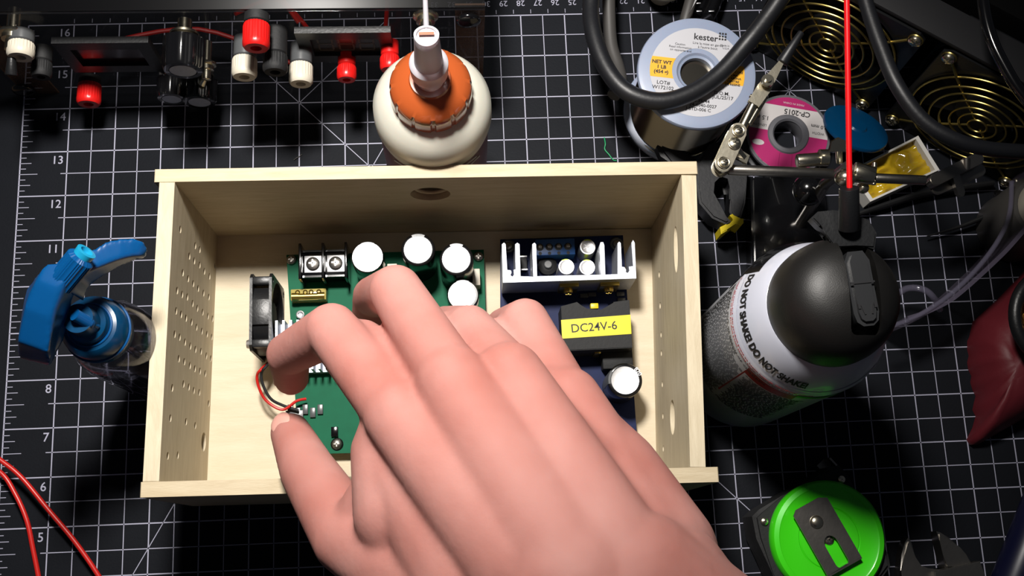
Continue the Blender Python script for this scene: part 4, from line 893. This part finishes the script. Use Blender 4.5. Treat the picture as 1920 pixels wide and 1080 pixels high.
b = MB(); b.tube([P(1672, 560, 1.6), P(1700, 541, 2.2), P(1732, 543, 2.6), P(1752, 560, 2.4), P(1762, 580, 1.4)], .18, 10); b.build('nose_piece', 'lilac_b', T, world=True)
b = MB(); b.tube([P(1885, 372, 2), P(1870, 362, 1.5), P(1874, 380, 1), P(1888, 395, 1)], .2, 10); b.build('hinge', 'clear', T, world=True)

# ------------------------------------------------------------------ red silicone pouch, black ring, brass wool (soldering tip cleaner corner)
T = thing('silicone_pouch', 'dark red rubbery pouch with a scalloped edge at the right edge of the mat', 'pouch', (52, 17, 0))
oc = [(1960,470),(1915,520),(1880,556),(1845,588),(1832,600),(1826,628),(1822,636),(1822,652),(1825,664),(1822,676),(1824,690),(1830,702),(1828,714),(1832,728),(1838,740),(1835,752),(1832,766),(1838,778),(1832,800),(1821,822),(1826,833),(1838,832),(1862,818),(1890,802),(1925,782),(1980,760),(2040,700),(2060,560),(2020,480)]
pts = PP(oc, .6); c = sum(pts, Vector())/len(pts)
b = MB(); rings = []
for f_, z in ((1.0, .02), (1.0, .55), (.93, 1.2), (.75, 2.2), (.5, 2.8), (.25, 3.0)):
    rings.append([b.bm.verts.new((c.x+(p.x-c.x)*f_, c.y+(p.y-c.y)*f_, z + .25*noise.noise(Vector((p.x*.4, p.y*.4, f_*3)))*(z > .1))) for p in pts])
n = len(pts)
for A_, B_ in zip(rings, rings[1:]):
    for k in range(n): b.bm.faces.new((A_[k], A_[(k+1) % n], B_[(k+1) % n], B_[k]))
b.bm.faces.new(rings[0][::-1]); b.bm.faces.new(rings[-1]); b.build('pouch_body', 'silic', T, world=True, ang=80)
b = MB(); b.ring(P(1982, 596, 4.6), 2.3, .34, (.1, -.1, 1)); tag(b.build('black_ring', 'black'), 'thick black ring standing on the red pouch at the right edge', 'ring')
b = MB(); c = P(1948, 612, 4.1); pts = []
for k in range(420):
    a = k*.9; r = 1.0 + .35*math.sin(k*1.7); u = math.sin(k*.37)
    pts.append(c + Vector((r*math.cos(a)*math.cos(u)*.9, r*math.sin(a)*math.cos(u)*1.2, .75*r*math.sin(u)+.2)))
b.tube(pts, .045, 5, smooth=2)
for k in range(0, 420, 1): pass
b.ball(c, .95, (.9, 1.2, .75)); tag(b.build('brass_wool', 'copper', ang=60), 'tangle of brass wool inside the black ring on the red pouch', 'brass wool')
b = MB(); p = P(1942, 400, 3.0); b.lathe([(1.9, 0), (1.95, .1), (1.95, 3.6), (1.7, 4.0)], 40, TR(p.x, p.y, 0)); 
T = thing('white_bottle', 'small pale bottle with a white cap at the right edge, behind the safety glasses', 'bottle', (p.x, p.y, 0))
b.build('bottle_body', 'cable_g', T, world=True); b = MB(); b.lathe([(1.45, 4.0), (1.5, 4.1), (1.5, 5.2), (1.3, 5.4), (0, 5.4)], 40, TR(p.x, p.y, 0)); b.build('bottle_cap', 'ivory', T, world=True)

# ------------------------------------------------------------------ tape measure
T = thing('tape_measure', 'black tape measure with a round green face and steel belt clip, lower right', 'tape measure', (42, 10.7, 0))
oc = [(1412,968),(1425,955),(1470,928),(1530,895),(1560,874),(1576,872),(1590,888),(1625,950),(1668,1040),(1672,1062),(1655,1085),(1560,1130),(1500,1160),(1480,1150),(1450,1075),(1420,1010)]
b = MB(); b.prism([(p.x, p.y) for p in PP(oc, 2.6)], .1, 2.6, bev=.2); tb = b.build('case', 'blackm', T, world=True)
for q in ((1433, 978), (1577, 899)): b = MB(); p = P(*q, 2.6); screw(b, (p.x, p.y, 2.6), .2, .16); b.build('screw', 'metal', tb, world=True)
b = MB(); p = P(1562, 866, 1.2); b.box((p.x, p.y, .7), (.55, .12, 1.1), (0, 0, -.9), bev=.03); b.box((p.x-.25, p.y-.15, .3), (.5, .5, .08), (0, 0, -.9)); b.build('tape_hook', 'steel', T, world=True)
p = P(1555, 1010, 3.2); R_ = 2.86
b = MB(); b.lathe([(R_-.1, 2.5), (R_, 2.6), (R_, 3.0), (R_-.12, 3.18), (R_-.35, 3.24), (R_-.42, 3.2), (1.55, 3.24), (1.5, 3.2), (1.45, 3.25), (0, 3.3)], 80, TR(p.x, p.y, 0)); fc = b.build('face_disc', 'green', T, world=True, label='bright green round side face')
c0, c1 = P(1520, 952, 3.55), P(1583, 1062, 3.6); d = (c1-c0); L_ = d.length; d.normalize(); m = frame(c0 + Vector((0, 0, .0)), d, Vector((0, 0, 1)).cross(d))
w = .98; out = [(-.25, -w*.75), (-.05, -w), (.35, -w), (L_, -w), (L_, w), (.35, w), (-.05, w), (-.25, w*.6)]
slot = [(L_*.62+.42*math.cos(a), .34*math.sin(a)) for a in [PI/2+PI*k/8 for k in range(9)]] + [(L_*.62+.95+.3*math.cos(a), .34*math.sin(a)) for a in [-PI/2+PI*k/8 for k in range(9)]]
b = MB(); b.plate(out, [slot], .09, m); 
b.box((0, 0, 0), (.1, 2*w, .35)); b.bm.verts.ensure_lookup_table(); b._x(b.bm.verts[-8:], m @ TR(L_+.03, 0, -.14)); b.build('belt_clip', 'steel', fc, world=True, label='dark steel belt clip with a slot')
b = MB(); q = P(1531, 979, 3.6); b.ball(q, .34, (1, 1, .5)); b.build('rivet', 'metal', fc, world=True)
q = P(1554, 1012, 3.3); b = MB(); screw(b, (q.x, q.y, 3.24), .28, .16); b.build('screw', 'metal', fc, world=True)

# ------------------------------------------------------------------ adjustable wrench jaws
T = thing('adjustable_wrench', 'steel wrench with two pointed open jaws at the bottom edge, right of the tape measure', 'wrench', (46, 8, 0))
def poly(pts, z): return [(p.x, p.y) for p in PP(pts, z)]
b = MB(); b.prism(poly([(1705,1007),(1711,1018),(1717,1045),(1724,1064),(1740,1070),(1760,1072),(1840,1052),(1850,1140),(1700,1140),(1692,1100),(1690,1070),(1692,1040),(1698,1018)], 1.1), .1, 1.1, bev=.12); b.build('fixed_jaw', 'steel', T, world=True)
b = MB(); b.prism(poly([(1757,996),(1764,998),(1780,1008),(1800,1026),(1812,1040),(1824,1056),(1820,1066),(1774,1066),(1768,1040),(1762,1015)], 1.15), .2, 1.15, bev=.1); b.build('sliding_jaw', 'steel', T, world=True)
b = MB(); b.prism(poly([(1752,1072),(1838,1052),(1846,1075),(1852,1140),(1756,1140)], 1.5), 1.0, 1.5, bev=.05); b.build('jaw_cover', 'steel', T, world=True)
# navy plastic tool with printed barrel
T = thing('plastic_tube', 'dark navy plastic tube with pale printed lettering in the bottom right corner', 'tube', (51, 9, 0))
t0, t1 = P(1995, 850, 1.3), P(1878, 1150, 1.3); b = MB(); b.cyl(t0, t1, 1.1, seg=40, bev=.1); tb = b.build('barrel', 'navy', T, world=True)
d = (t1-t0).normalized(); L_ = (t1-t0).length; side = Vector((-d.y, d.x, 0))
def onbar(off_, a):
    def f(v): aa = a + v.y/1.12; return t0 + d*(off_ + v.x) + side*(1.12*math.sin(aa)) + Vector((0, 0, 1))*(1.12*math.cos(aa)) 
    return f
b = MB(); b.text('SE SA', .42, fn=onbar(4.6, .0), t=.0, res=2); b.text('MAX 0.40', .36, fn=onbar(4.4, -.55), t=.0, res=2); b.build('barrel_print', 'grey_p', tb, world=True)

# ------------------------------------------------------------------ things at the top edge behind the spool
b = MB(); p = P(1250, -42, 2.0); b.lathe([(0, .2), (1.3, .2), (1.35, .4), (1.3, .6), (0, .6)], 56, TR(p.x, p.y, 1.4)); b.lathe([(.7, 0), (.7, 1.6), (0, 1.6)], 24, TR(p.x, p.y, 0)); tag(b.build('plastic_dish', 'ivory'), 'round off-white plastic dish cut by the top edge, left of the grey rod', 'dish')
b = MB(); b.cyl(P(1283, 45, 1.2), P(1312, -60, 1.2), .34, seg=24, bev=.05); tag(b.build('grey_rod', 'cable_g'), 'grey round rod just behind the solder spool', 'rod')
T = thing('cutting_pliers', 'black handled tool with a bright pointed blade at the top edge behind the spool', 'pliers', (38.5, 41, 0))
b = MB(); b.prism(poly([(1292,25),(1298,14),(1318,-40),(1332,-40),(1304,4)], 2.2), 1.9, 2.2, bev=.03); b.build('blade', 'can_top', T, world=True)
b = MB(); b.tube(PP([(1326, 34), (1338, 8), (1352, -40)], 1.2), .55, 12, flat=(1, .8)); b.tube(PP([(1305, 30), (1318, 4), (1328, -40)], 1.0), .3, 12); b.build('handle', 'blackg', T, world=True)
b = MB()
for q in ((1311, 21), (1334, 21), (1309, 6)): p = P(*q, 1.9); b.box((p.x, p.y, p.z), (.3, .07, .06), bev=.01)
b.build('spring', 'can_top', T, world=True)

# ------------------------------------------------------------------ the person's hand and forearm
T = thing('person', "person's bare right hand and forearm reaching over the box, fingers and thumb pinching down", 'person', (24, 14, 14))
b = MB()
_t = bmesh.new(); bmesh.ops.create_icosphere(_t, subdivisions=3, radius=1.0); _t.verts.ensure_lookup_table()
SV = [v.co.copy() for v in _t.verts]; SF = [[v.index for v in f.verts] for f in _t.faces]; _t.free()
def blob(p, r):
    vs = [b.bm.verts.new(p + v*r) for v in SV]
    for f in SF: b.bm.faces.new([vs[i] for i in f])
def chain(js):
    """tapered round limb through joints (px, py, z, r)"""
    ps = [(P(x, y, z), r) for x, y, z, r in js]
    for (p0, r0), (p1, r1) in zip(ps, ps[1:]):
        L_ = (p1-p0).length; n = max(3, int(L_/.4))
        for k in range(n+1): t = k/n; blob(p0.lerp(p1, t), r0*(1-t)+r1*t)
MC = dict(i=(748,778,19.4), m=(848,715,20.2), r=(955,708,19.8), p=(1062,755,18.5)); WR = (1135,1110,23.0)
chain([(*MC['i'],1.2),(622,618,16.2,1.06),(540,664,12.9,.92),(546,708,10.8,.78)])
chain([(*MC['m'],1.2),(742,546,16.6,1.06),(700,556,12.6,.9),(690,604,10.0,.76)])
chain([(*MC['r'],1.15),(880,618,16.0,1.0),(836,610,12.0,.86),(816,650,9.6,.74)])
chain([(*MC['p'],1.12),(985,604,15.4,.98),(945,612,12.0,.82),(915,655,10.2,.68)])
chain([(680,640,15.6,.9),(790,720,18.6,1.1)]); chain([(812,622,15.2,.9),(890,720,18.8,1.1)]); chain([(930,640,15.0,.95),(1000,740,18.2,1.1)])
chain([(880,1130,20.0,2.1),(655,1008,15.8,1.42),(578,885,12.0,1.18),(545,812,9.8,.9)])
for key, (wx, wy, wz), r0, r1 in (('i',(985,1060,22.3),1.9,1.3),('m',(1060,1060,23.0),1.9,1.32),('r',(1150,1050,22.8),1.9,1.3),('p',(1215,1040,21.6),1.8,1.35)):
    chain([(wx,wy,wz,r0),(*MC[key],r1)])
chain([(985,1060,21.6,2.2),(790,870,18.6,1.7)]); chain([(900,1100,20.4,2.2),(735,850,18.0,1.45)]); chain([(1230,1040,21,2.1),(1145,900,19.6,1.9),(1075,800,18.0,1.45)])
chain([(760,960,18.2,1.9),(728,850,18.0,1.4),(745,780,18.6,1.2)]); chain([(670,1000,16.0,1.2),(715,915,17.0,1.1)])
for a, c in (('i','m'),('m','r'),('r','p')):
    A_, C_ = MC[a], MC[c]; chain([(*[(A_[k]+C_[k])/2 - (.8 if k == 2 else -14 if k == 1 else 0) for k in range(3)],1.2),((A_[0]+C_[0])/2+90,(A_[1]+C_[1])/2+160,20.4,1.6)])
chain([(1010,1110,22.0,2.3),(1240,1110,22.0,2.4)]); chain([(1080,1110,22.6,2.7),(1320,1420,22.5,3.3),(1700,2000,21,4.0)]); chain([(1190,1110,22.6,2.6),(1460,1360,22,3.2),(1850,1900,21,3.8)])
for k in MC: p = P(*MC[k]); blob(p + Vector((0, .1, .32)), 1.05)
b.build('hand_body', 'skin', T, world=True, fuse=(.13, 9))
def nail(p, d, up, w, l):
    d = Vector(d).normalized(); up = Vector(up); up = (up - d*up.dot(d)).normalized(); x = d.cross(up); m = Matrix((x, d, up)).transposed().to_4x4(); m.translation = p
    nb = MB(); nb.ball((0, 0, 0), 1.0, (w, l, .12), 24); nb._x(nb.bm.verts[:], m); nb.build('fingernail', 'nail', T, world=True)
d = P(545, 808, 9.8) - P(578, 882, 12.0); u_ = Vector((-.35, .2, 1)); dn = d.normalized(); u2 = (u_ - dn*u_.dot(dn)).normalized()
nail(P(545, 808, 9.8) + u2*.74 - dn*.1, d, u_, .5, .62)
d = P(548, 712, 10.6) - P(536, 668, 12.9); u_ = Vector((-1, .3, .3)); dn = d.normalized(); u2 = (u_ - dn*u_.dot(dn)).normalized()
nail(P(548, 712, 10.6) + u2*.66 - dn*.1, d, u_, .42, .5)
